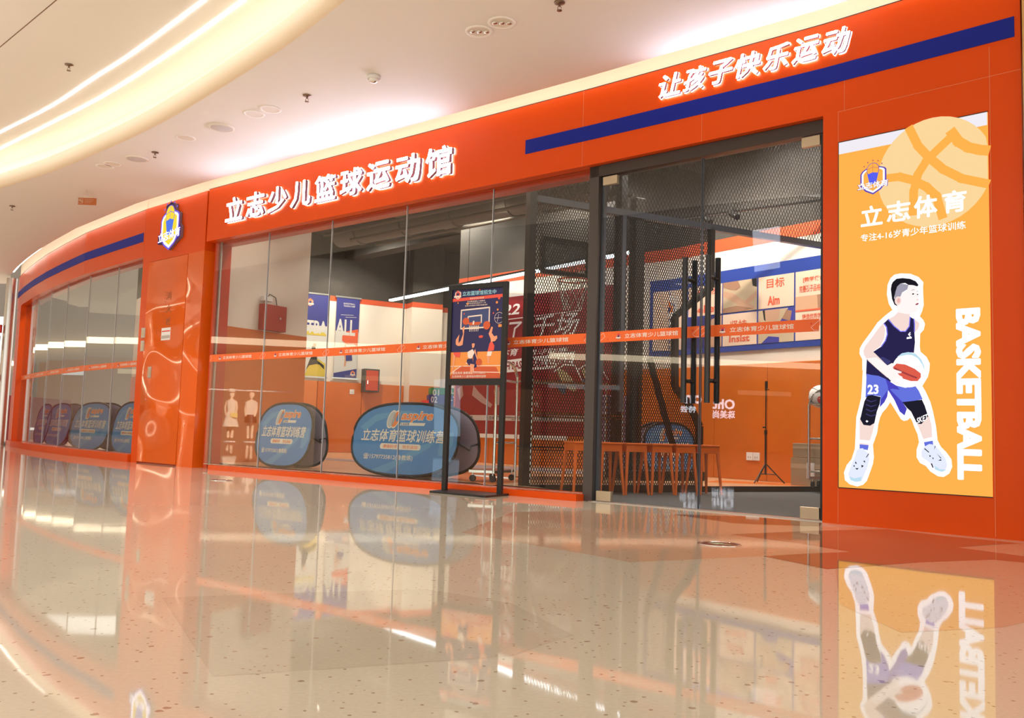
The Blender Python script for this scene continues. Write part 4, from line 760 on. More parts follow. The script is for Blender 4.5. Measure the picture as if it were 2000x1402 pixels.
for k, (x, y, r_) in enumerate(((1112, 738, .24), (1160, 735, .22))):
    u, v = bq(x, y); mb.fell(BW1, u, v, r_*1.25, r_*.8, REDB, O+.001, 30, -.5); mb.fell(BW1, u-.04, v-.03, r_*.95, r_*.33, mat('ball_yellow', (.50, .42, .25), .5), O+.003, 24, -.7); mb.fell(BW1, u-.14, v-.12, r_*.5, r_*.28, mat('ball_blue', (.05, .08, .14), .5), O+.002, 20, -.9); mb.fline(BW1, [(u-.28, v+.1), (u-.1, v+.19), (u+.1, v+.17), (u+.25, v-.05)], .02, BT, O+.003)
for pts in ([(893, 760), (903, 752), (905, 772), (898, 782)], [(925, 752), (935, 765), (950, 780), (962, 790), (958, 796), (940, 786), (922, 772)], [(965, 762), (975, 755), (978, 790), (968, 792)], [(1040, 790), (1050, 782), (1052, 796)]): mb.fp(BW1, [bq(*p) for p in pts], mat('player_grey', (.45, .28, .27), .5), O)
a = bq(900, 812); mb2 = MB()
for k in range(4): ftext(mb, BW1, '立志体育', (.22+.55*k, .712, .48+.55*k, .768), BLK, .0475, bold=.02)
mb.build('banner_print', t)
# blue info panel on the back right wall
PF = BW3; PO = .0
def iq(x, y): return PF.px(x, y, .02)
pu0 = -.0; pu1 = PF.L+.0; z1 = 2.55; z0 = 1.56
c = PF.P(PF.L*.6, z0, .0); t = thing('wall_display', 'blue club display board with photos and red words on the back wall', 'display board', c)
IB = mat('display_blue', (.02, .06, .36), .35); ICR = mat('display_cream', (.86, .66, .52), .5); IRD = mat('display_red', (.78, .12, .05), .5)
R1, R2, R3 = 2.40, 2.01, 1.63
mb = MB(); mb.fbox(PF, .02, PF.L-.0, z0, z1, .001, .02, IB); mb.fbox(BW4, .0, .6, z0, z1, .001, .02, IB); mb.fbox(BW2, .42, BW2.L, z0, z1, .001, .02, IB); mb.fbox(BW2, .47, BW2.L-.01, R3, R1, .02, .024, ICR); mb.build('backing_board', t)
def ix(x): return PF.px(x, 600, .02)[0]
def cell(xa, xb, ya, yb, m_=None, F=None):
    mb = MB(); mb.fbox(PF, xa, xb, ya, yb, .02, .024, m_ or ICR); return mb
X = [ix(1345), ix(1410.5), ix(1412.5), ix(1478.5), ix(1481.5), ix(1551), ix(1554), PF.L]; R1, R2, R3 = 2.40, 2.01, 1.63
mb = cell(X[0], X[1], R2+.02, R1); mb = mb; ftext(mb, PF, '信念', (X[0]+.06, R2+.27, X[1]-.06, R1-.04), IRD, .026); ftext(mb, PF, 'Belief', (X[0]+.06, R2+.05, X[1]-.06, R2+.15), IRD, .026, bold=.03); mb.build('belief_cell', t)
mb = cell(X[4], X[5], R2+.02, R1); w_ = X[5]-X[4]; ftext(mb, PF, '目标', (X[4]+w_*.24, R2+.25, X[4]+w_*.74, R1-.03), IRD, .026, bold=.012); ftext(mb, PF, 'Aim', (X[4]+w_*.27, R2+.05, X[4]+w_*.61, R2+.16), IRD, .026, bold=.035); mb.build('aim_cell', t)
mb = cell(X[2], X[3], R3, R2); w_ = X[3]-X[2]; ftext(mb, PF, '坚持', (X[2]+w_*.22, R3+.19, X[2]+w_*.72, R2-.08), IRD, .026); ftext(mb, PF, 'Insist', (X[2]+w_*.2, R3+.04, X[2]+w_*.8, R3+.12), IRD, .026, bold=.03); mb.build('persistence_cell', t)
def cpoly(mb, x0, x1, y0, y1, pts, m_, o): mb.fp(PF, [(x0+(x1-x0)*x, y0+(y1-y0)*y) for x, y in pts], m_, o)
SK2 = mat('photo_skin', (.62, .38, .26), .5); SK3 = mat('photo_skin_dark', (.40, .22, .14), .5); PB = mat('photo_beige', (.60, .48, .33), .5)
mb = cell(X[2], X[3], R2+.02, R1, PB); A = (X[2], X[3], R2+.02, R1)
cpoly(mb, *A, [(0, .72), (.3, .62), (.55, .4), (.95, .1), (.9, .02), (.6, .08), (.35, .3), (0, .55)], SK2, .025); cpoly(mb, *A, [(0, .15), (.4, .2), (.7, .12), (.9, .05), (.6, 0), (0, 0)], SK3, .0255); cpoly(mb, *A, [(1, .62), (.8, .45), (.6, .25), (.7, .15), (1, .45)], SK2, .026); cpoly(mb, *A, [(0, 1), (.45, 1), (.52, .8), (.4, .7), (.2, .75), (0, .85)], SK3, .026); cpoly(mb, *A, [(.85, 1), (1, 1), (1, .72), (.88, .78)], BLK, .026); mb.build('hands_photo', t)
mb = cell(X[4], X[5], R3, R2, PB); A = (X[4], X[5], R3, R2)
cpoly(mb, *A, [(.5, .4), (1, .55), (1, 1), (.85, 1), (.7, .75)], mat('photo_blue_shirt', (.04, .05, .38), .5), .025); cpoly(mb, *A, [(.15, 1), (.2, .7), (.4, .55), (.6, .75), (.62, 1)], SK2, .0255); cpoly(mb, *A, [(0, .8), (.15, .55), (.5, .45), (.3, .3), (.1, .4), (0, .6)], SK2, .026); cpoly(mb, *A, [(.13, 1), (.17, .72), (.22, .66), (.21, .75), (.19, 1)], BLK, .0265); cpoly(mb, *A, [(.68, .7), (.8, .95), (.95, .9), (.9, .6)], SK3, .026); cpoly(mb, *A, [(.1, 0), (.3, .2), (.6, .15), (.6, 0)], MATS['photo_blue_shirt'], .026); mb.build('boy_photo', t)
mb = cell(X[6], X[7], R2-.38, R1); u0_ = X[6]+.05; 
ftext(mb, PF, '[教学使命]', (u0_+.05, 2.27, X[7]-.02, 2.33), IRD, .026); ftext(mb, PF, '完善孩子品格教育', (u0_, 2.16, X[7], 2.24), IRD, .026); ftext(mb, PF, '铸造优秀学校', (u0_+.04, 1.86, X[7]-.03, 1.92), IRD, .026); ftext(mb, PF, '推进优质篮教', (u0_+.04, 1.78, X[7]-.03, 1.84), IRD, .026)
mb.fp(PF, [(X[6], 1.96), (X[7], 1.96), (X[7], 2.12), (X[6], 2.12)], mat('photo_court', (.66, .40, .25), .5), .0255); mb.fp(PF, [(X[7]-.12, 1.96), (X[7]-.05, 1.96), (X[7]-.04, 2.12), (X[7]-.13, 2.12)], SK3, .026); mb.fp(PF, [(X[6], 1.95), (X[7], 1.95), (X[7], 1.97), (X[6], 1.97)], IRD, .0265); mb.build('mission_cell', t)
mb = MB(); mb.fbox(PF, X[0], X[1], R3, R2, .02, .024, BB); cpoly(mb, X[0], X[1], R3, R2, [(.55, 0), (1, 0), (1, 1), (.7, .9)], SK2, .0255); mb.build('players_photo', t)
mb = MB(); mb.fbox(PF, .01, X[0]-.03, R3, R1, .02, .024, ICR); lu, lv = PF.px(1306, 606, .02); mb.fell(PF, lu, lv, .17, .2, WHT, .025, 30); logo(mb, PF, lu, lv, .28, .0262, (BB, WHT, ORP, BB, ORP), simple=True)
mb.fline(PF, [(lu+.2*math.cos(2*math.pi*i/30), lv+.23*math.sin(2*math.pi*i/30)) for i in range(30)], .012, WHT, .026, True); mb.build('emblem_cell', t)
mb = MB(); ftext(mb, PF, 'WORLD OF BASKET', (.10, 2.455, X[0]+.05, 2.485), WHT, .026); mb.build('top_caption', t)
# ---- cage: expanded metal screen
CG = Fr((.10, 7.95), (3.38, 9.62)); NCG = CG.n
def cq(x, y, o=0): return CG.px(x, y, o)
c = CG.P(1, .06, 0); CAGE = thing('mesh_screen', 'black expanded metal screen with steel rails and octagonal opening', 'screen', c)
rz = (cq(1178, 391)[1]+cq(1605, 496)[1])/2
ubd = [cq(1388, 438), cq(1388, 562), cq(1318, 618), cq(1318, 756), cq(1346, 790), cq(1366, 832), cq(1364, 951)]
ubd[0] = (ubd[1][0], rz); ubd[-1] = (ubd[-2][0], ZI)
up0 = cq(1028, 800)[0]
mb = MB(); mb.fbox(CG, up0-.035, up0+.035, 0, 4.2, -.05, .03, BLACK); mb.build('corner_post', CAGE)
mb = MB(); mb.fbox(CG, up0, 3.68, rz-.03, rz+.03, -.03, .03, BLUEGREY); mb.build('top_rail', CAGE)
mb = MB(); mb.fbox(CG, up0, ubd[-1][0], 0, ZI+.012, -.02, .03, BLACK); mb.build('bottom_rail', CAGE)
mb = MB()
for a, b in zip(ubd, ubd[1:]): mb.bar(CG.P(a[0], a[1]), CG.P(b[0], b[1]), .05, BLACK, .06, up=Vector((NCG.x, NCG.y, 0)))
mb.build('opening_frame', CAGE)
u_ = cq(1216, 480)[0]; mb = MB(); mb.fbox(CG, u_-.02, u_+.02, cq(1216, 470)[1]-1.6, rz, -.03, .03, BLUEGREY); mb.build('stud', CAGE)
def clipseg(p, q_, poly):                         # inside parts of a segment
    ts = [0, 1]; dx, dy = q_[0]-p[0], q_[1]-p[1]; n = len(poly)
    for i in range(n):
        a, b = poly[i], poly[(i+1) % n]; ex, ey = b[0]-a[0], b[1]-a[1]; den = dx*ey-dy*ex
        if abs(den) < 1e-9: continue
        t_ = ((a[0]-p[0])*ey-(a[1]-p[1])*ex)/den; s_ = ((a[0]-p[0])*dy-(a[1]-p[1])*dx)/den
        if 0 < t_ < 1 and 0 <= s_ <= 1: ts.append(t_)
    ts.sort(); out = []
    for a, b in zip(ts, ts[1:]):
        mx_, my_ = p[0]+dx*(a+b)/2, p[1]+dy*(a+b)/2; ins = False; j = n-1
        for i in range(n):
            if (poly[i][1] > my_) != (poly[j][1] > my_) and mx_ < (poly[j][0]-poly[i][0])*(my_-poly[i][1])/(poly[j][1]-poly[i][1])+poly[i][0]: ins = not ins
            j = i
        if ins and b-a > 1e-4: out.append(((p[0]+dx*a, p[1]+dy*a), (p[0]+dx*b, p[1]+dy*b)))
    return out
def diamond(F, poly, dw, dh, wd, name, parent, o=0):
    mb = MB(); us = [p[0] for p in poly]; vs_ = [p[1] for p in poly]; u0, u1, v0, v1 = min(us), max(us), min(vs_), max(vs_); k = dh/dw; up_ = Vector((F.n.x, F.n.y, 0))
    c = v0-k*(u1-u0)
    while c < v1:
        for (p, q_) in (((u0, c), (u1, c+k*(u1-u0))), ((u0, c+k*(u1-u0)), (u1, c))):
            for a, b in clipseg(p, q_, poly): mb.bar(F.P(a[0], a[1], o), F.P(b[0], b[1], o), wd, MESHM, .003, up=up_)
        c += dh
    return mb.build(name, parent)
lowp = [(up0+.03, ZI+.01)] + [(ubd[-1][0], ZI+.01)] + list(reversed(ubd[:-1])) + [(up0+.03, rz)]
diamond(CG, lowp, .0255, .052, .0062, 'lower_mesh', CAGE); diamond(CG, [(up0, rz+.03), (3.7, rz+.03), (3.7, 4.15), (up0, 4.15)], .040, .072, .0045, 'upper_mesh', CAGE, -.005)
# ---- portable hoop behind the screen
HP = Fr((.30, 9.10), (3.4, 10.75)); hp = lambda x, y: HP.px(x, y)
c = HP.P(hp(1225, 900)[0], ZI, 0); t = thing('basketball_hoop', 'black portable basketball hoop stand with net behind the mesh', 'basketball hoop', c)
A = hp(1060, 450); B = hp(1152, 545); y0_, y1_ = B[1]+.03, A[1]-.1; mb = MB(); mb.fbox(HP, A[0], B[0], y0_, y1_, -.01, .01, mat('backboard_dark', (.05, .05, .06), .2, alpha=.45)); bb = mb.build('backboard', t)
mb = MB()
for a, b, cc, dd in ((A[0], B[0], y0_-.03, y0_+.01), (A[0], B[0], y1_, y1_+.04), (A[0]-.02, A[0]+.02, y0_, y1_), (B[0]-.04, B[0], y0_, y1_)): mb.fbox(HP, a, b, cc, dd, -.03, .03, BLACK)
mb.build('board_frame', bb)
ru, rv = hp(1097, 553); rc = HP.P(ru, rv, .22); R_ = .155; mb = MB(); mb.tube([rc+Vector((R_*math.cos(i*math.pi/12), R_*math.sin(i*math.pi/12), 0)) for i in range(24)], .009, STRIPE, 8, True); rim = mb.build('rim', t)
mb = MB(); NN = 10
for i in range(NN):
    for s in (-1, 1):
        pts = []
        for j in range(5): a = 2*math.pi*(i+s*j*.5)/NN; r_ = R_*(1-.11*j); pts.append(rc+Vector((r_*math.cos(a), r_*math.sin(a), -.075*j)))
        mb.tube(pts, .0035, WHT, 5)
mb.build('net', rim)
for x, wd, lab in ((1214, .085, 'pole'), (1247, .125, 'mast')):
    u, v = hp(x, 900); mb = MB(); mb.fbox(HP, u-wd/2, u+wd/2, ZI, 3.35 if x < 1230 else 3.1, -.06-.1, .06-.1, BLACK if x < 1230 else DKGREY); mb.build(lab, t, .006)
mb = MB(); a = hp(1263, 700); b = hp(1309, 872); mb.bar(HP.P(a[0], a[1], .05), HP.P(b[0], b[1], .05), .05, BLACK, .05); mb.build('brace', t)
mb = MB(); a = hp(1208, 900)[0]; b = hp(1366, 900)[0]; mb.fbox(HP, a, b, ZI, ZI+.10, -.5, .1, BLACK); mb.build('base', t, .01)
mb = MB(); a = hp(1212, 900)[0]; b = hp(1268, 900)[0]; mb.fbox(HP, a-.05, b, ZI+.10, .95, -.40, -.25, mat('lilac_pad', (.42, .30, .52), .5)); mb.build('padding', t, .015)
# ---- wire shelf rack
SH = Fr((.20, 8.45), (1.10, 8.92)); c = SH.P(.4, ZI, -.15); t = thing('wire_shelf', 'chrome wire shelf rack standing behind the black mesh', 'shelf', c)
for z in (.10, .39, .71, 1.01):
    mb = MB(); 
    for o_ in (0, -.3): mb.bar(SH.P(0, z, o_), SH.P(SH.L, z, o_), .012, CHROME); mb.bar(SH.P(0, z-.03, o_), SH.P(SH.L, z-.03, o_), .007, CHROME)
    for i in range(25): u = SH.L*i/24; mb.bar(SH.P(u, z+.004, 0), SH.P(u, z+.004, -.3), .005, CHROME)
    mb.build('shelf', t)
for u in (0, SH.L):
    for o_ in (0, -.3): mb = MB(); mb.cyl(SH.P(u, ZI, o_), SH.P(u, 1.05, o_), .011, CHROME, 10); mb.build('post', t)
# ---- luggage-style trolley by the cage post
def trolley(F, lab, top, rungs, w0, w1, extra=.35):
    c = F.P((w0+w1)/2, ZI, 0); t = thing('ball_trolley', lab, 'trolley', c); r_ = .014; wm = (w1-w0)/2; um = (w0+w1)/2
    mb = MB(); pts = [F.P(w0, ZI+.09)]+[F.P(um-wm*math.cos(a), top-wm*.7+wm*.7*math.sin(a)) for a in [math.pi*i/10 for i in range(11)]]+[F.P(w1, ZI+.09)]; mb.tube(pts, r_, CHROME, 10); mb.build('arch_frame', t)
    mb = MB()
    for z in rungs: mb.cyl(F.P(w0, z), F.P(w1, z), .010, CHROME, 8)
    mb.build('rung', t)
    mb = MB(); mb.fbox(F, w0, w1, ZI+.08, ZI+.11, -extra, .01, CHROME); mb.build('platform', t, .004)
    for u in (w0+.03, w1-.03):
        for o_ in (-.02, -extra+.03): mb = MB(); q_ = F.P(u, ZI+.032, o_); d = Vector((F.t.x, F.t.y, 0))*.012; mb.cyl(q_-d, q_+d, .03, BLK, 14); mb.cyl(q_, F.P(u, ZI+.08, o_), .008, CHROME, 8); mb.build('caster', t)
    return t
TF = Fr((-.135, 8.30), (.06, 8.78)); trolley(TF, 'chrome arched trolley standing between the black poster stand and the mesh post', 1.18, (.42, .66, 1.0), 0, TF.L, .25)
CF = Fr((3.02, 9.28), (3.55, 8.85)); trolley(CF, 'chrome arched ball trolley beside the cardboard boxes at the right', 1.06, (.22, .55, .9), .02, .50, .22)
def basketball(c, r_, lab, mats_):
    t = thing('basketball', lab, 'basketball', c); mb = MB(); mb.ball(c, r_, mats_[0], 28); mb.build('ball_skin', t)
    mb = MB()
    for ax in range(3):
        pts = []
        for i in range(32):
            a = 2*math.pi*i/32; v = [Vector((math.cos(a), math.sin(a)*.5, math.sin(a)*.86)), Vector((math.cos(a)*.7, math.sin(a), -math.cos(a)*.7)), Vector((.35*abs(math.cos(a))+.0, math.cos(a), math.sin(a))).normalized()][ax]; pts.append(Vector(c)+v.normalized()*r_*1.002)
        mb.tube(pts, .0025, BLK, 5, True)
    mb.build('seam', t)
    mb = MB(); v = []
    for i in range(24): a = 2*math.pi*i/24; d = Vector((-.35+.25*math.cos(a), -.85, -.35+.55*math.sin(a)*.6)).normalized(); v.append(Vector(c)+d*r_*1.004)
    ctr = Vector(c)+Vector((-.35, -.85, -.35)).normalized()*r_*1.012; v.append(ctr); mb.add(v, [(i, (i+1) % 24, 24) for i in range(24)], mats_[1], True); mb.build('red_panel', t)
basketball(CF.P(.10, .98, -.10), .118, 'white and red basketball resting on the chrome trolley', (WHT, REDP))
# ---- cardboard boxes
CB = mat('cardboard', (.36, .27, .17), .7, noise=.08); TP = mat('packing_tape', (.50, .38, .26), .3)
BF = Fr((2.96, 9.62), (3.45, 9.25))
for k, (u0, u1, z0, z1, lab) in enumerate(((.0, .44, ZI, .35, 'lower cardboard box beside the ball trolley, taped across its top'), (.02, .43, .352, .50, 'upper flat cardboard box on top of the lower one'))):
    t = thing('cardboard_box', lab, 'box', BF.P(.2, z0, -.1), 'cardboard boxes'); mb = MB(); mb.fbox(BF, u0, u1, z0, z1, -.30, 0, CB); mb.build('carton', t, .004); mb = MB(); mb.fbox(BF, u0-.001, u1+.001, z0+(z1-z0)*.62, z0+(z1-z0)*.78, -.301, .001, TP); mb.build('tape_band', t)
    if k == 0: mb = MB(); mb.fbox(BF, .17, .25, .14, .30, .001, .002, WHT); mb.build('shipping_label', t)
# ---- tripod
g = BW3.px(1503, 925, .35); c = BW3.P(g[0], ZI, .42); t = thing('tripod', 'black tripod with phone clip in front of the orange wall', 'tripod', c)
for k in range(3):
    a = math.radians(-20+120*k); e = c+Vector((.20*math.cos(a), .20*math.sin(a), 0)); mb = MB(); mb.cyl(c+Vector((.012*math.cos(a), .012*math.sin(a), .20)), e+Vector((0, 0, .005)), .007, BLACK, 8); mb.cyl(c+Vector((0, 0, .10)), c.lerp(e, .55)+Vector((0, 0, .095)), .005, BLACK, 6); mb.build('leg', t)
mb = MB(); mb.cyl(c+Vector((0, 0, .09)), c+Vector((0, 0, .55)), .011, BLACK, 10); mb.cyl(c+Vector((0, 0, .5)), c+Vector((0, 0, 1.0)), .007, BLACK, 10); mb.build('column', t)
mb = MB(); mb.cyl(c+Vector((0, 0, .52)), c+Vector((0, 0, .57)), .017, BLACK, 10); mb.cyl(c+Vector((0, 0, .6)), c+Vector((-.035, 0, .6)), .008, BLACK, 8); mb.build('clamp_knob', t)
mb = MB(); mb.box((c.x-.014, c.y-.02, c.z+1.02), (c.x+.014, c.y+.0, c.z+1.10), BLACK); mb.cyl(c+Vector((0, 0, 1.0)), c+Vector((0, 0, 1.03)), .012, BLACK, 8); mb.cyl(c+Vector((0, 0, 1.005)), c+Vector((.03, -.01, 1.012)), .005, BLACK, 8); mb.build('phone_clip', t)
# ---- stools
SO = MATS['orange_plastic']; st0 = thing('stool', 'x', 'stool', (0, 0, 0))
def leg_mb(sx, sy):
    mb = MB(); x0, x1 = sx*.088, sx*.118; y0, y1 = sy*.085, sy*.115; a, b = .016, .0095
    def q4(x, y, z, h): return [(x-h, y-h*.8, z), (x+h, y-h*.8, z), (x+h, y+h*.8, z), (x-h, y+h*.8, z)]
    p = q4(x1, y1, 0, b)+q4(x0+(x1-x0)*.25, y0+(y1-y0)*.25, .30, a*.8)+q4(x0, y0, .43, a)
    mb.add(p, [(3, 2, 1, 0)]+[(i, (i+1) % 4, 4+(i+1) % 4, 4+i) for i in range(4)]+[(4+i, 4+(i+1) % 4, 8+(i+1) % 4, 8+i) for i in range(4)]+[(8, 9, 10, 11)], SO); return mb
for sx in (-1, 1):
    for sy in (-1, 1): leg_mb(sx, sy).build('leg', st0, .003)
mb = MB(); mb.box((-.108, -.105, .435), (.108, .105, .455), SO); mb.build('seat', st0, .008)
mb = MB(); mb.box((-.10, -.100, .375), (.10, -.088, .438), SO); mb.box((-.10, .088, .375), (.10, .10, .438), SO); mb.box((-.102, -.09, .375), (-.09, .09, .438), SO); mb.box((.09, -.09, .375), (.102, .09, .438), SO); mb.build('apron', st0, .003)
SL = ('leftmost orange stool, mostly behind the dark door post', 'second orange stool from the left, just right of the door post', 'third orange stool from the left in the row', 'fourth orange stool from the left, before the hoop base', 'fifth orange stool from the left, left of the door gap', 'rightmost orange stool of the row, past the door gap')
A_, B_ = atz(1143, 967, .003), atz(1388, 967, .003); ang = math.atan2((B_-A_).y, (B_-A_).x); off_ = Vector((-math.sin(ang), math.cos(ang), 0))*.11
for i, x in enumerate((0, .2, .395, .6, .795, 1.0)):
    o = st0 if i == 0 else st0.copy()
    if i:
        col.objects.link(o)
        for ch in st0.children:
            c2 = ch.copy(); col.objects.link(c2); c2.parent = o
    o.location = A_.lerp(B_, x)+off_; o.rotation_euler = (0, 0, ang); o['label'] = SL[i]; o['category'] = 'stool'; o['group'] = 'orange stools behind the glass door'
# ---- pop-up banners
TB = mat('tent_blue', (.085, .24, .52), .55, noise=.12, nscale=4); TBL = mat('tent_blue_light', (.13, .32, .55), .55); TBK = mat('tent_back_cloth', (.50, .44, .54), .6); TG = mat('tent_cream', (.78, .70, .60), .5); TOR = mat('tent_orange', (.85, .22, .05), .5); TGY = mat('tent_grey', (.5, .5, .5), .5)
def sup(w_, h_, n=40, e=2.7):
    r_ = []
    for i in range(n):
        a = 2*math.pi*i/n; ca, sa = math.cos(a), math.sin(a); r_.append((w_/2*math.copysign(abs(ca)**(2/e), ca), h_/2+h_/2*math.copysign(abs(sa)**(2/e), sa)))
    return r_
def tent(F, u0, w_, h_, lab, off, z0=None, back=.40, detail=True):
    z0 = ZI+.012 if z0 is None else z0; c = F.P(u0, z0-.012, off); t = thing('popup_banner', lab, 'banner', c, 'blue pop-up banners')
    class TFr:                                     # leaning plane
        def __init__(s, o0, lean): s.o0 = o0; s.l = lean
        def P(s, u, v, o=0): return F.P(u0+u, z0+v, s.o0+s.l*v+o)
    out = sup(w_, h_); f1 = TFr(off, -.16); f2 = TFr(off-back, .16)
    for fr_, nm, m_, sg in ((f1, 'front', TB, 1), (f2, 'rear', TBK, -1)):
        mb = MB(); 
        k = len(out); v = [fr_.P(u, v_, 0) for u, v_ in out]+[fr_.P(u, v_, -.004) for u, v_ in out]; mb.add(v, [tuple(range(k)), tuple(range(k, 2*k))[::-1]], m_)
        pn = mb.build(nm+'_panel', t); mb = MB(); mb.tube([fr_.P(u, v_, -.002) for u, v_ in out], .014, BLK, 8, True); mb.build(nm+'_piping', pn)
    mb = MB(); mb.tube([f1.P(w_/2-.01, h_*.48, 0), f1.P(w_/2+.02, h_*.38, -.15), f2.P(w_/2-.01, h_*.44, .1), f2.P(w_/2, h_*.47, 0)], .008, BLK, 6); mb.tube([f1.P(-w_/2+.01, h_*.48, 0), f2.P(-w_/2, h_*.47, 0)], .008, BLK, 6); mb.build('tie_strap', t)
    mb = MB(); S = lambda x, y: (w_*(x-.5), h_*y)
    mb.fp(f1, [S(*p) for p in ((.06, .66), (.2, .84), (.45, .9), (.6, .88), (.4, .84), (.22, .74), (.12, .6))], TBL, .001)
    mb.fp(f1, [S(*p) for p in ((.22, .04), (.45, .2), (.7, .44), (.82, .5), (.74, .38), (.5, .14), (.38, .03))], TBL, .001); mb.fp(f1, [S(*p) for p in ((.84, .58), (.95, .62), (.96, .45), (.9, .3), (.84, .3))], TBL, .001)
    for (cx, wv, m_) in ((.365, .04, TGY), (.405, .036, TOR)): mb.fell(f1, *S(cx, .775), w_*wv, h_*.135, TG, .0018, 20, -.35); mb.fell(f1, *S(cx, .775), w_*wv*.82, h_*.115, m_, .0026, 20, -.35)
    mb.fell(f1, *S(.425, .80), w_*.014, h_*.06, TB, .0034, 16, -.35)
    a, b = S(.455, .735), S(.75, .885); ftext(mb, f1, 'aspire', (a[0]-.004, a[1]-.008, b[0]+.004, b[1]+.008), TG, .0018, bold=.05, shear=.25); ftext(mb, f1, 'aspire', (a[0], a[1], b[0], b[1]), TOR, .0028, bold=.025, shear=.25)
    mb.fp(f1, [S(.45, .69), S(.68, .69), S(.69, .73), S(.46, .73)], TG, .0016); a, b = S(.46, .695), S(.54, .725); ftext(mb, f1, '立志体育', (*a, *b), BLUED, .0024)
    a, b = S(.09, .46), S(.89, .635); ftext(mb, f1, '立志体育篮球训练营', (*a, *b), TG, .002, bold=.03, shear=.15)
    r_ = []; cx0, cx1, cy, rr_ = .31, .66, .395, .04*h_
    for i in range(9): a = math.pi/2+math.pi*i/8; r_.append((S(cx0, cy)[0]+rr_*math.cos(a), S(0, cy)[1]+rr_*math.sin(a)))
    for i in range(9): a = -math.pi/2+math.pi*i/8; r_.append((S(cx1, cy)[0]+rr_*math.cos(a), S(0, cy)[1]+rr_*math.sin(a)))
    mb.fp(f1, r_, TG, .002); 
    a, b = S(.32, .37), S(.46, .42); ftext(mb, f1, '遵循科学', (*a, *b), TOR, .003, bold=.02); a, b = S(.51, .37), S(.65, .42); ftext(mb, f1, '快乐运动', (*a, *b), TOR, .003, bold=.02)
    a, b = S(.14, .20), S(.62, .285); ftext(mb, f1, '☎15797735812(鲁教练)', (*a, *b), TG, .002, bold=.02)
    mb.build('banner_print', t)
    return t
def tq(x, o): return F_S.px(x, 850, o)[0]
ua, ub = tq(687, -.30), tq(893, -.30); tent(F_S, (ua+ub)/2, ub-ua, .70, 'wide blue pop-up banner leaning behind the glass beside the poster stand', -.26)
ua, ub = tq(500, -.32), tq(606, -.32); tent(F_S, (ua+ub)/2, (ub-ua)*1.0, .70, 'blue pop-up banner behind the glass near the left window jamb', -.28, back=.32)
# left wing tents
for (xa, xb, lab) in ((131, 205, 'blue pop-up banner in the left window, third from the pillar side whole in view'), (212, 275, 'blue pop-up banner cut off by the orange pillar in the left window'), (82, 128, 'blue pop-up banner in the left window left of the whole one'), (62, 88, 'farthest left blue pop-up banner, faint behind the window')):
    pa = LEFT.px(xa, 850, -.30)[0]; pb = LEFT.px(xb, 850, -.30)[0]; qa = LEFT.P(pa, 0, -.30); qb = LEFT.P(pb, 0, -.30); F = Fr((qa.x, qa.y), (qb.x, qb.y)); tent(F, F.L/2, F.L, .72, lab, -.0)
XF = Fr((1.42, 10.5), (2.2, 10.75)); ua, ub = XF.px(1262, 880)[0], XF.px(1362, 880)[0]; tent(XF, (ua+ub)/2, ub-ua, .62, 'blue pop-up banner seen through the black mesh screen', 0)
# ---- crates
MF = Fr((-1.55, 15.3), (-.85, 15.45)); mq = lambda x: MF.px(x, 780)[0]
for (x0, x1, z0, z1, m_, s1, s2, lab) in ((838, 897, ZI, 1.13, BB, '02', 'FLY', 'tall navy sports crate marked 02 behind the wide pop-up banner'), (841, 899, 1.132, 1.25, mat('green_crate', (.03, .22, .07), .5), '01', 'FLY', 'green sports crate marked 01 on top of the navy crate')):
    a, b = mq(x0), mq(x1); t = thing('sports_crate', lab, 'crate', MF.P((a+b)/2, z0, -.15), 'sports crates'); mb = MB(); mb.fbox(MF, a, b, z0, z1, -.35, 0, m_); mb.build('body', t, .01)
    mb = MB(); h_ = .09; ftext(mb, MF, s1, (a+.03, z1-.03-h_*1.2, a+.14, z1-.03), LGR, .002, bold=.02); ftext(mb, MF, s2, (b-.22, z1-.02-h_*.8, b-.04, z1-.02), LGR, .002, bold=.02); mb.build('marking', t)
mb = MB(); a, b = mq(826), mq(838); mb.fbox(MF, a, b-.003, ZI, 1.03, -.25, 0, REDP); tag(mb.build('red_bag'), 'narrow red bag leaning left of the navy crate', 'bag')
# ---- track spotlights
t0_ = Vector((1.65, 10.6, 3.05)); t1_ = Vector((2.45, 10.1, 3.12)); mb = MB(); mb.bar(t0_-Vector((.2, -.12, 0)), t1_+Vector((.9, -.5, 0)), .03, BLACK, .02); tag(mb.build('light_track'), 'thin black light track above the mesh screen', 'light track')
for i in range(4):
    p_ = t0_.lerp(t1_, i/3); t = thing('track_spotlight', 'black track spotlight head aimed at the back wall', 'spotlight', p_, 'track spotlights'); mb = MB(); mb.cyl(p_, p_-Vector((0, 0, .07)), .008, BLACK, 8); mb.build('stem', t); mb = MB(); mb.cyl(p_+Vector((-.02, .05, -.05)), p_+Vector((.03, -.06, -.12)), .035, BLACK, 14); mb.build('head', t)
# ---- poster stand outside
A = atz(868, 958, .012); B = atz(976, 966, .012); SF = Fr((A.x, A.y), (B.x, B.y)); sq = lambda x, y: SF.px(x, y)
c = SF.P(SF.L/2, 0, 0); t = thing('poster_stand', 'tall black poster stand with a basketball enrolment poster before the sill', 'poster stand', c)
w_ = SF.L; ZTp = (sq(872, 561)[1]+sq(980, 548)[1])/2; ZB = (sq(878, 749)[1]+sq(978, 746)[1])/2
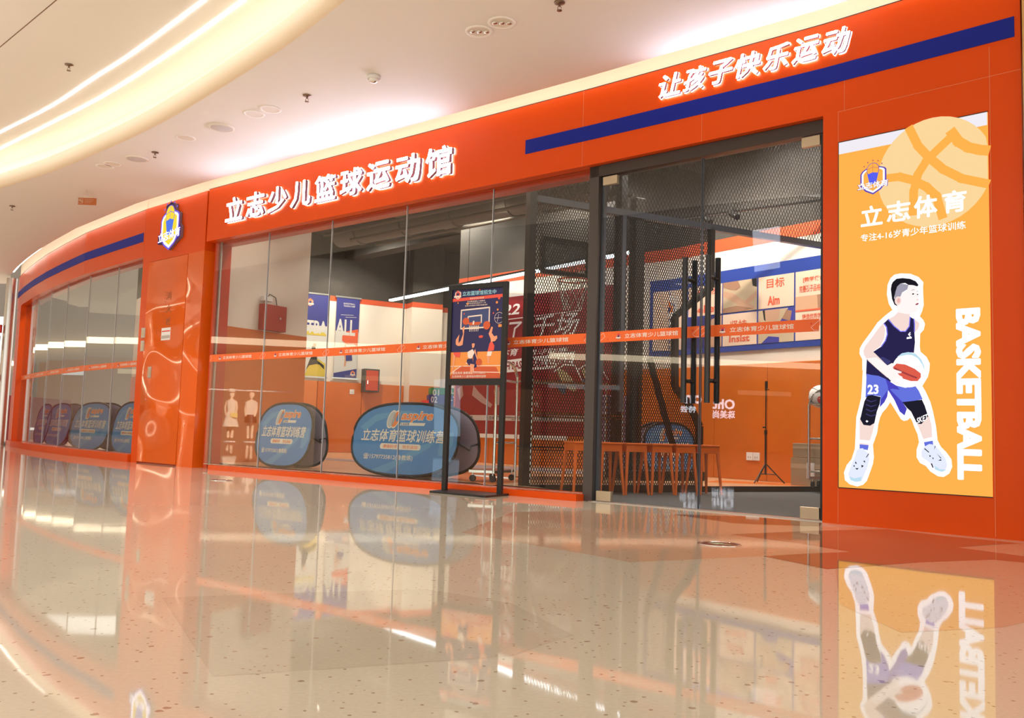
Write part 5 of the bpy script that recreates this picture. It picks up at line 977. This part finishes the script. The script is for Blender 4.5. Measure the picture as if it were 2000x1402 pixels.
# base plate
pb = [atz(839, 962, .0), atz(948, 972, .0), atz(1000, 967, .0), atz(884, 957, .0)]; mb = MB(); mb.hexa([p for p in pb]+[p+Vector((0, 0, .016)) for p in pb], BLACK); mb.build('base_plate', t)
for u in (0.0, w_): mb = MB(); mb.fbox(SF, u-.021, u+.021, .014, ZTp, -.018, .018, BLACK); mb.build('upright', t, .002)
for za, zb in ((ZTp-.045, ZTp), (ZB-.02, ZB+.035)): mb = MB(); mb.fbox(SF, .021, w_-.021, za, zb, -.018, .02, BLACK); mb.build('frame_rail', t, .002)
P0, P1, Z0, Z1 = .018, w_-.018, ZB+.03, ZTp-.04
DN = mat('poster_navy', (.022, .02, .10), .35); mb = MB(); mb.fbox(SF, P0, P1, Z0, Z1, -.008, .006, DN); po = mb.build('poster', t)
OA = mat('poster_amber', (.85, .30, .06), .4); OB = mat('poster_brick', (.62, .10, .03), .4); PC = mat('poster_cream', (.88, .74, .66), .4); PS = mat('poster_skin', (.85, .35, .20), .4); PR = mat('poster_red', (.80, .09, .06), .4); CY = mat('poster_cyan', (.35, .70, .85), .4)
S = lambda x, y: (P0+(P1-P0)*x, Z0+(Z1-Z0)*y)
def sp(pts, m_, o=.0072): mb.fp(SF, [S(*p) for p in pts], m_, o)
mb = MB(); sp([(0, 0), (1, 0), (1, .30), (0, .30)], OA); sp([(0, 0), (1, 0), (1, .02), (.9, .13), (.2, .15), (0, .03)], OB, .0078); 
for l in ([(0, .145), (1, .145)], [(0, .06), (.22, .145)], [(.47, .145), (.47, .08), (1, .07)]): mb.fline(SF, [S(*p) for p in l], .006, PC, .0084)
sp([(0, .865), (1, .885), (1, .92), (0, .90)], PR); a, b = S(.2, .925), S(.86, .975); ftext(mb, SF, '立志篮球馆招生中', (*a, *b), CY, .0078, bold=.03, skew=.0); a = S(.11, .945); logo(mb, SF, a[0], a[1], .085, .0078, (PC, PC, PR, DN, PC), simple=True)
for k, (x0, x1, y, st) in enumerate(((.35, .63, .883, '篮球梦想训练营'), (.30, .65, .850, '专业教练团队小班教学'), (.28, .67, .828, '科学体系快乐成长每一天'), (.26, .70, .804, '全年火热招生中预约免费试听'))): a, b = S(x0, y), S(x1, y+.016); ftext(mb, SF, st, (*a, *b), PC, .009, bold=.01)
mb.fline(SF, [S(.19, .56), S(.19, .765), S(.74, .78), S(.74, .565)], .012, PC, .008, True); sp([(.2, .57), (.73, .575), (.73, .77), (.2, .755)], mat('poster_slate', (.05, .07, .20), .4), .0076)
mb.fline(SF, [S(.33, .615), S(.33, .69), S(.59, .70), S(.59, .62)], .011, PC, .0084, True); sp([(.33, .625), (.59, .628), (.56, .595), (.37, .59)], OB, .009)
sp([(.43, .64), (.46, .64), (.45, .60), (.42, .60)], PC, .0098)
for i in range(6): mb.fline(SF, [S(.36+.036*i, .59), S(.37+.032*i, .525)], .005, PC, .009)
for y in (.575, .552): mb.fline(SF, [S(.37, y), S(.55, y)], .004, PC, .009)
mb.fell(SF, *S(.29, .64), .035, .030, OB, .0098, 20); mb.fell(SF, *S(.70, .585), .036, .036, OB, .0098, 20); mb.fell(SF, *S(.57, .185), .031, .030, OB, .0098, 20)
mb.fline(SF, [(S(.93, .66)[0]+.045*math.cos(i*.35)*(1 if True else 0), S(.93, .66)[1]+.045*math.sin(i*.35)) for i in range(18)], .003, PC, .009, True); mb.fline(SF, [S(.84, .66), S(1, .66)], .003, PC, .009); mb.fline(SF, [S(.92, .70), S(.90, .62)], .003, PC, .009)
# players
sp([(.10, .39), (.10, .44), (.17, .50), (.155, .44), (.16, .40), (.20, .43), (.24, .50), (.22, .57), (.27, .59), (.26, .52), (.24, .38), (.19, .37), (.14, .37)], PS, .009)
sp([(.06, .30), (.20, .30), (.19, .24), (.12, .25), (.08, .24)], PR, .009); sp([(.06, .28), (.10, .26), (.09, .18), (.06, .08), (.04, .08), (.06, .17)], PS, .0095)
sp([(.42, .40), (.48, .39), (.47, .35), (.43, .34)], PS, .009); sp([(.34, .30), (.44, .33), (.48, .29), (.42, .22), (.35, .24)], PC, .009); sp([(.34, .22), (.44, .23), (.46, .17), (.38, .15), (.33, .19)], DN, .009); sp([(.40, .17), (.49, .16), (.44, .05), (.41, .06)], PS, .0095); sp([(.47, .31), (.54, .2), (.55, .21), (.49, .33)], PS, .0095); sp([(.45, .33), (.53, .30), (.53, .13), (.46, .12)], DN, .0086); sp([(.41, .40), (.47, .41), (.48, .395), (.42, .39)], DN, .0096)
sp([(.73, .30), (.85, .31), (.86, .36), (.80, .42), (.76, .38)], PR, .009); sp([(.79, .40), (.87, .41), (.91, .44), (.90, .47), (.85, .46), (.80, .50), (.82, .56), (.79, .57), (.74, .49), (.78, .44)], PS, .0094); sp([(.72, .25), (.80, .25), (.82, .30), (.73, .30)], PC, .0094); sp([(.72, .25), (.78, .25), (.76, .17), (.74, .17)], PS, .009)
sp([(.55, .47), (.60, .48), (.64, .47), (.62, .45), (.56, .45)], PR, .009)
for x, y, r_, m_ in ((.31, .835, .010, OA), (.88, .83, .011, OA), (.92, .875, .012, PR), (.90, .75, .009, OA), (.25, .725, .007, PR), (.82, .715, .007, PR), (.12, .85, .007, OA), (.54, .98, .008, PR), (.25, .15, .008, OA), (.33, .175, .007, PC)): mb.fell(SF, *S(x, y), r_, r_, m_, .0092, 10)
sp([(.92, .56), (1, .56), (1, .59), (.92, .59)], OA, .009); a, b = S(.06, .055), S(.70, .085); ftext(mb, SF, '报名热线 鲁教练 15797735812', (*a, *b), PC, .0104, bold=.02); a, b = S(.05, .018), S(.72, .045); ftext(mb, SF, '立志体育少儿篮球运动馆欢迎你', (*a, *b), PC, .0104, bold=.02)
mb.build('poster_print', po)
# ================================================================ THE MALL OPPOSITE (seen in reflections)
def mirror(F, P_, off=OG):
    a = F.a+F.n*off; d = (Vector((P_.x, P_.y))-a).dot(F.n); q_ = Vector((P_.x, P_.y))-F.n*2*d; return Vector((q_.x, q_.y, P_.z))
def virt(F, x, y, D, off=OG): d = ray(x, y); return mirror(F, EYE+d*(D/d.y), off)
LS = [Fr(tuple(LEFT.v[i]), tuple(LEFT.v[i+1])) for i in range(len(LEFT.v)-1)]
OCR = mat('opposite_cream', (.20, .165, .135), .6); OGY = mat('opposite_grey', (.24, .23, .22), .6); OBR = mat('opposite_brown', (.20, .085, .035), .6)
mb = MB(); mb.box((-32, -20, 0), (-31.8, 60, 12), OCR); mb.box((-32, 60, 0), (10, 60.2, 12), OCR); struct(mb.build('wall_opposite'))  # height and end wall extended to block the bright world from glass reflections
mb = MB(); mb.box((-31.7, -14, 3.9), (-31.4, 58, 4.15), emi('opposite_cove', (1, .82, .55), 6)); tag(mb.build('opposite_light_band'), 'long warm light band along the opposite mall wall', 'light')
for k in range(8):
    y0 = -10+8*k; t = thing('opposite_shopfront', 'distant lit shop front across the mall, only seen in the glass', 'shop front', (-31.6, y0, 0), 'opposite shop fronts'); mb = MB(); mb.box((-31.79, y0, .1), (-31.6, y0+7.6, 3.3), (OBR, OBR, OGY)[k % 3 if k < 4 else 0]); mb.build('glazing', t); mb = MB(); mb.box((-31.6, y0+.5, 2.6), (-31.5, y0+3.0, 2.8), emi('shopfront_glow%d' % (k % 2), ((1, .75, .45), (.95, .9, .85))[k % 2], 1.2)); mb.build('lit_header', t)
def person_mannequin(c, lab, dress):
    t = thing('mannequin', lab, 'mannequin', c); m_ = mat('mannequin_cream', (.80, .66, .52), .4); WC = mat('white_clothes', (.90, .84, .74), .7)
    mb = MB(); mb.ball(c+Vector((0, 0, 1.52)), .085, m_, 16, sz=1.25); mb.cyl(c+Vector((0, 0, 1.33)), c+Vector((0, 0, 1.45)), .04, m_, 10); mb.lathe([(.09, .95), (.10, 1.1), (.14, 1.25), (.13, 1.33), (.04, 1.37)], c, m_, 16)
    for s in (-1, 1): mb.tube([c+Vector((s*.03, .14*s, 1.30)), c+Vector((.03, .19*s, 1.1)), c+Vector((.12, .16*s, .92)), c+Vector((.15, .13*s, .82))], .03, m_, 8); mb.tube([c+Vector((0, s*.07, .9)), c+Vector((0, s*.07, .5)), c+Vector((0, s*.06, .12))], .045, m_, 8)
    mb.build('body', t)
    if dress: mb = MB(); mb.lathe([(.26, .48), (.18, .8), (.12, .98), (.15, 1.2), (.15, 1.30), (.06, 1.36)], c, WC, 18); mb.build('dress', t); mb = MB(); mb.lathe([(.15, 1.60), (.10, 1.61), (.09, 1.70), (.001, 1.71)], c, WC, 16); mb.build('hat', t); mb = MB(); mb.box(tuple(c+Vector((.10, -.22, .78))), tuple(c+Vector((.2, -.02, .92))), mat('yellow_bag', (.75, .66, .25), .5)); mb.build('handbag', t)
    else: mb = MB(); mb.lathe([(.19, .88), (.18, 1.1), (.20, 1.28), (.06, 1.36)], c, WC, 18); mb.build('shirt', t); mb = MB(); mb.lathe([(.20, .62), (.17, .92)], c, BLK, 18); mb.build('shorts', t)
    mb = MB(); mb.lathe([(.001, .02), (.19, .02), (.19, 0)], c, WHT, 20); mb.cyl(c+Vector((0, 0, .02)), c+Vector((0, 0, .4)), .015, CHROME, 8); mb.build('stand', t)
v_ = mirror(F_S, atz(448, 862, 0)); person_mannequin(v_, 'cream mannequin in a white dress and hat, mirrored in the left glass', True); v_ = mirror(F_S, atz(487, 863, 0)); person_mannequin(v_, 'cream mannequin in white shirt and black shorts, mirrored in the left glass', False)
def vquad(F, pts, D, m_, name, lab, cat, th=.05):
    P_ = [virt(F, x, y, D) for x, y in pts]; n_ = (P_[1]-P_[0]).cross(P_[2]-P_[1]).normalized()*th; mb = MB(); mb.hexa(P_+[p+n_ for p in P_], m_); return tag(mb.build(name), lab, cat)
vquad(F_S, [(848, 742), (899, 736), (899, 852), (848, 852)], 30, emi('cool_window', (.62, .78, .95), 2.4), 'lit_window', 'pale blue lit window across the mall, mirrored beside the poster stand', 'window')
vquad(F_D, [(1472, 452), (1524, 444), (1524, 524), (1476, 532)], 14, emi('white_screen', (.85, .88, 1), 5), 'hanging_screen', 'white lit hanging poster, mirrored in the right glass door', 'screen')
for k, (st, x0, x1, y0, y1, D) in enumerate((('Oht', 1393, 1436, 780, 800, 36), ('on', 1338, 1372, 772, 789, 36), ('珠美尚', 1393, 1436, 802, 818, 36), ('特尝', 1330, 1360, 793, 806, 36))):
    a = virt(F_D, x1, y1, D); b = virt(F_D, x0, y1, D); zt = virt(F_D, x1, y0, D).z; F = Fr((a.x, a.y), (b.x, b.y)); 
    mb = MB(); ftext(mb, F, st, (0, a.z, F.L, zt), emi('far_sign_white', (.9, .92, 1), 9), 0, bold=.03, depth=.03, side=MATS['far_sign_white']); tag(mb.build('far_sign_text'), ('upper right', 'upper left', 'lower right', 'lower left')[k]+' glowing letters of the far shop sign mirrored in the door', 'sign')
F = LS[-2]
vquad(F, [(137, 497), (104, 506), (98, 880), (128, 880)], 26, OCR, 'mall_column', 'pale square column across the mall, mirrored in the left window', 'column', .5)
spot('mannequin_fill_spot', tuple(mirror(F_S, atz(466, 862, 0))+Vector((4.5, -2, 3.2))), tuple(mirror(F_S, atz(466, 862, 0))+Vector((0, 0, 1.1))), 9000, 34)  # added fill lamp, brightens the mannequins for their reflection
_m = mirror(F_S, atz(466, 862, 0)); t = thing('shop_display_wall', 'warm self-glowing display wall behind the mannequins, mirrored in the left glass', 'display wall', (_m.x-1.2, _m.y, 0)); mb = MB(); mb.box((_m.x-1.3, _m.y-2.4, .0), (_m.x-1.2, _m.y+1.9, 2.9), emi('backdrop_glow', (.95, .62, .36), 1.5)); mb.build('wall_panel', t)  # the wall's lit look is put into its colour as emission
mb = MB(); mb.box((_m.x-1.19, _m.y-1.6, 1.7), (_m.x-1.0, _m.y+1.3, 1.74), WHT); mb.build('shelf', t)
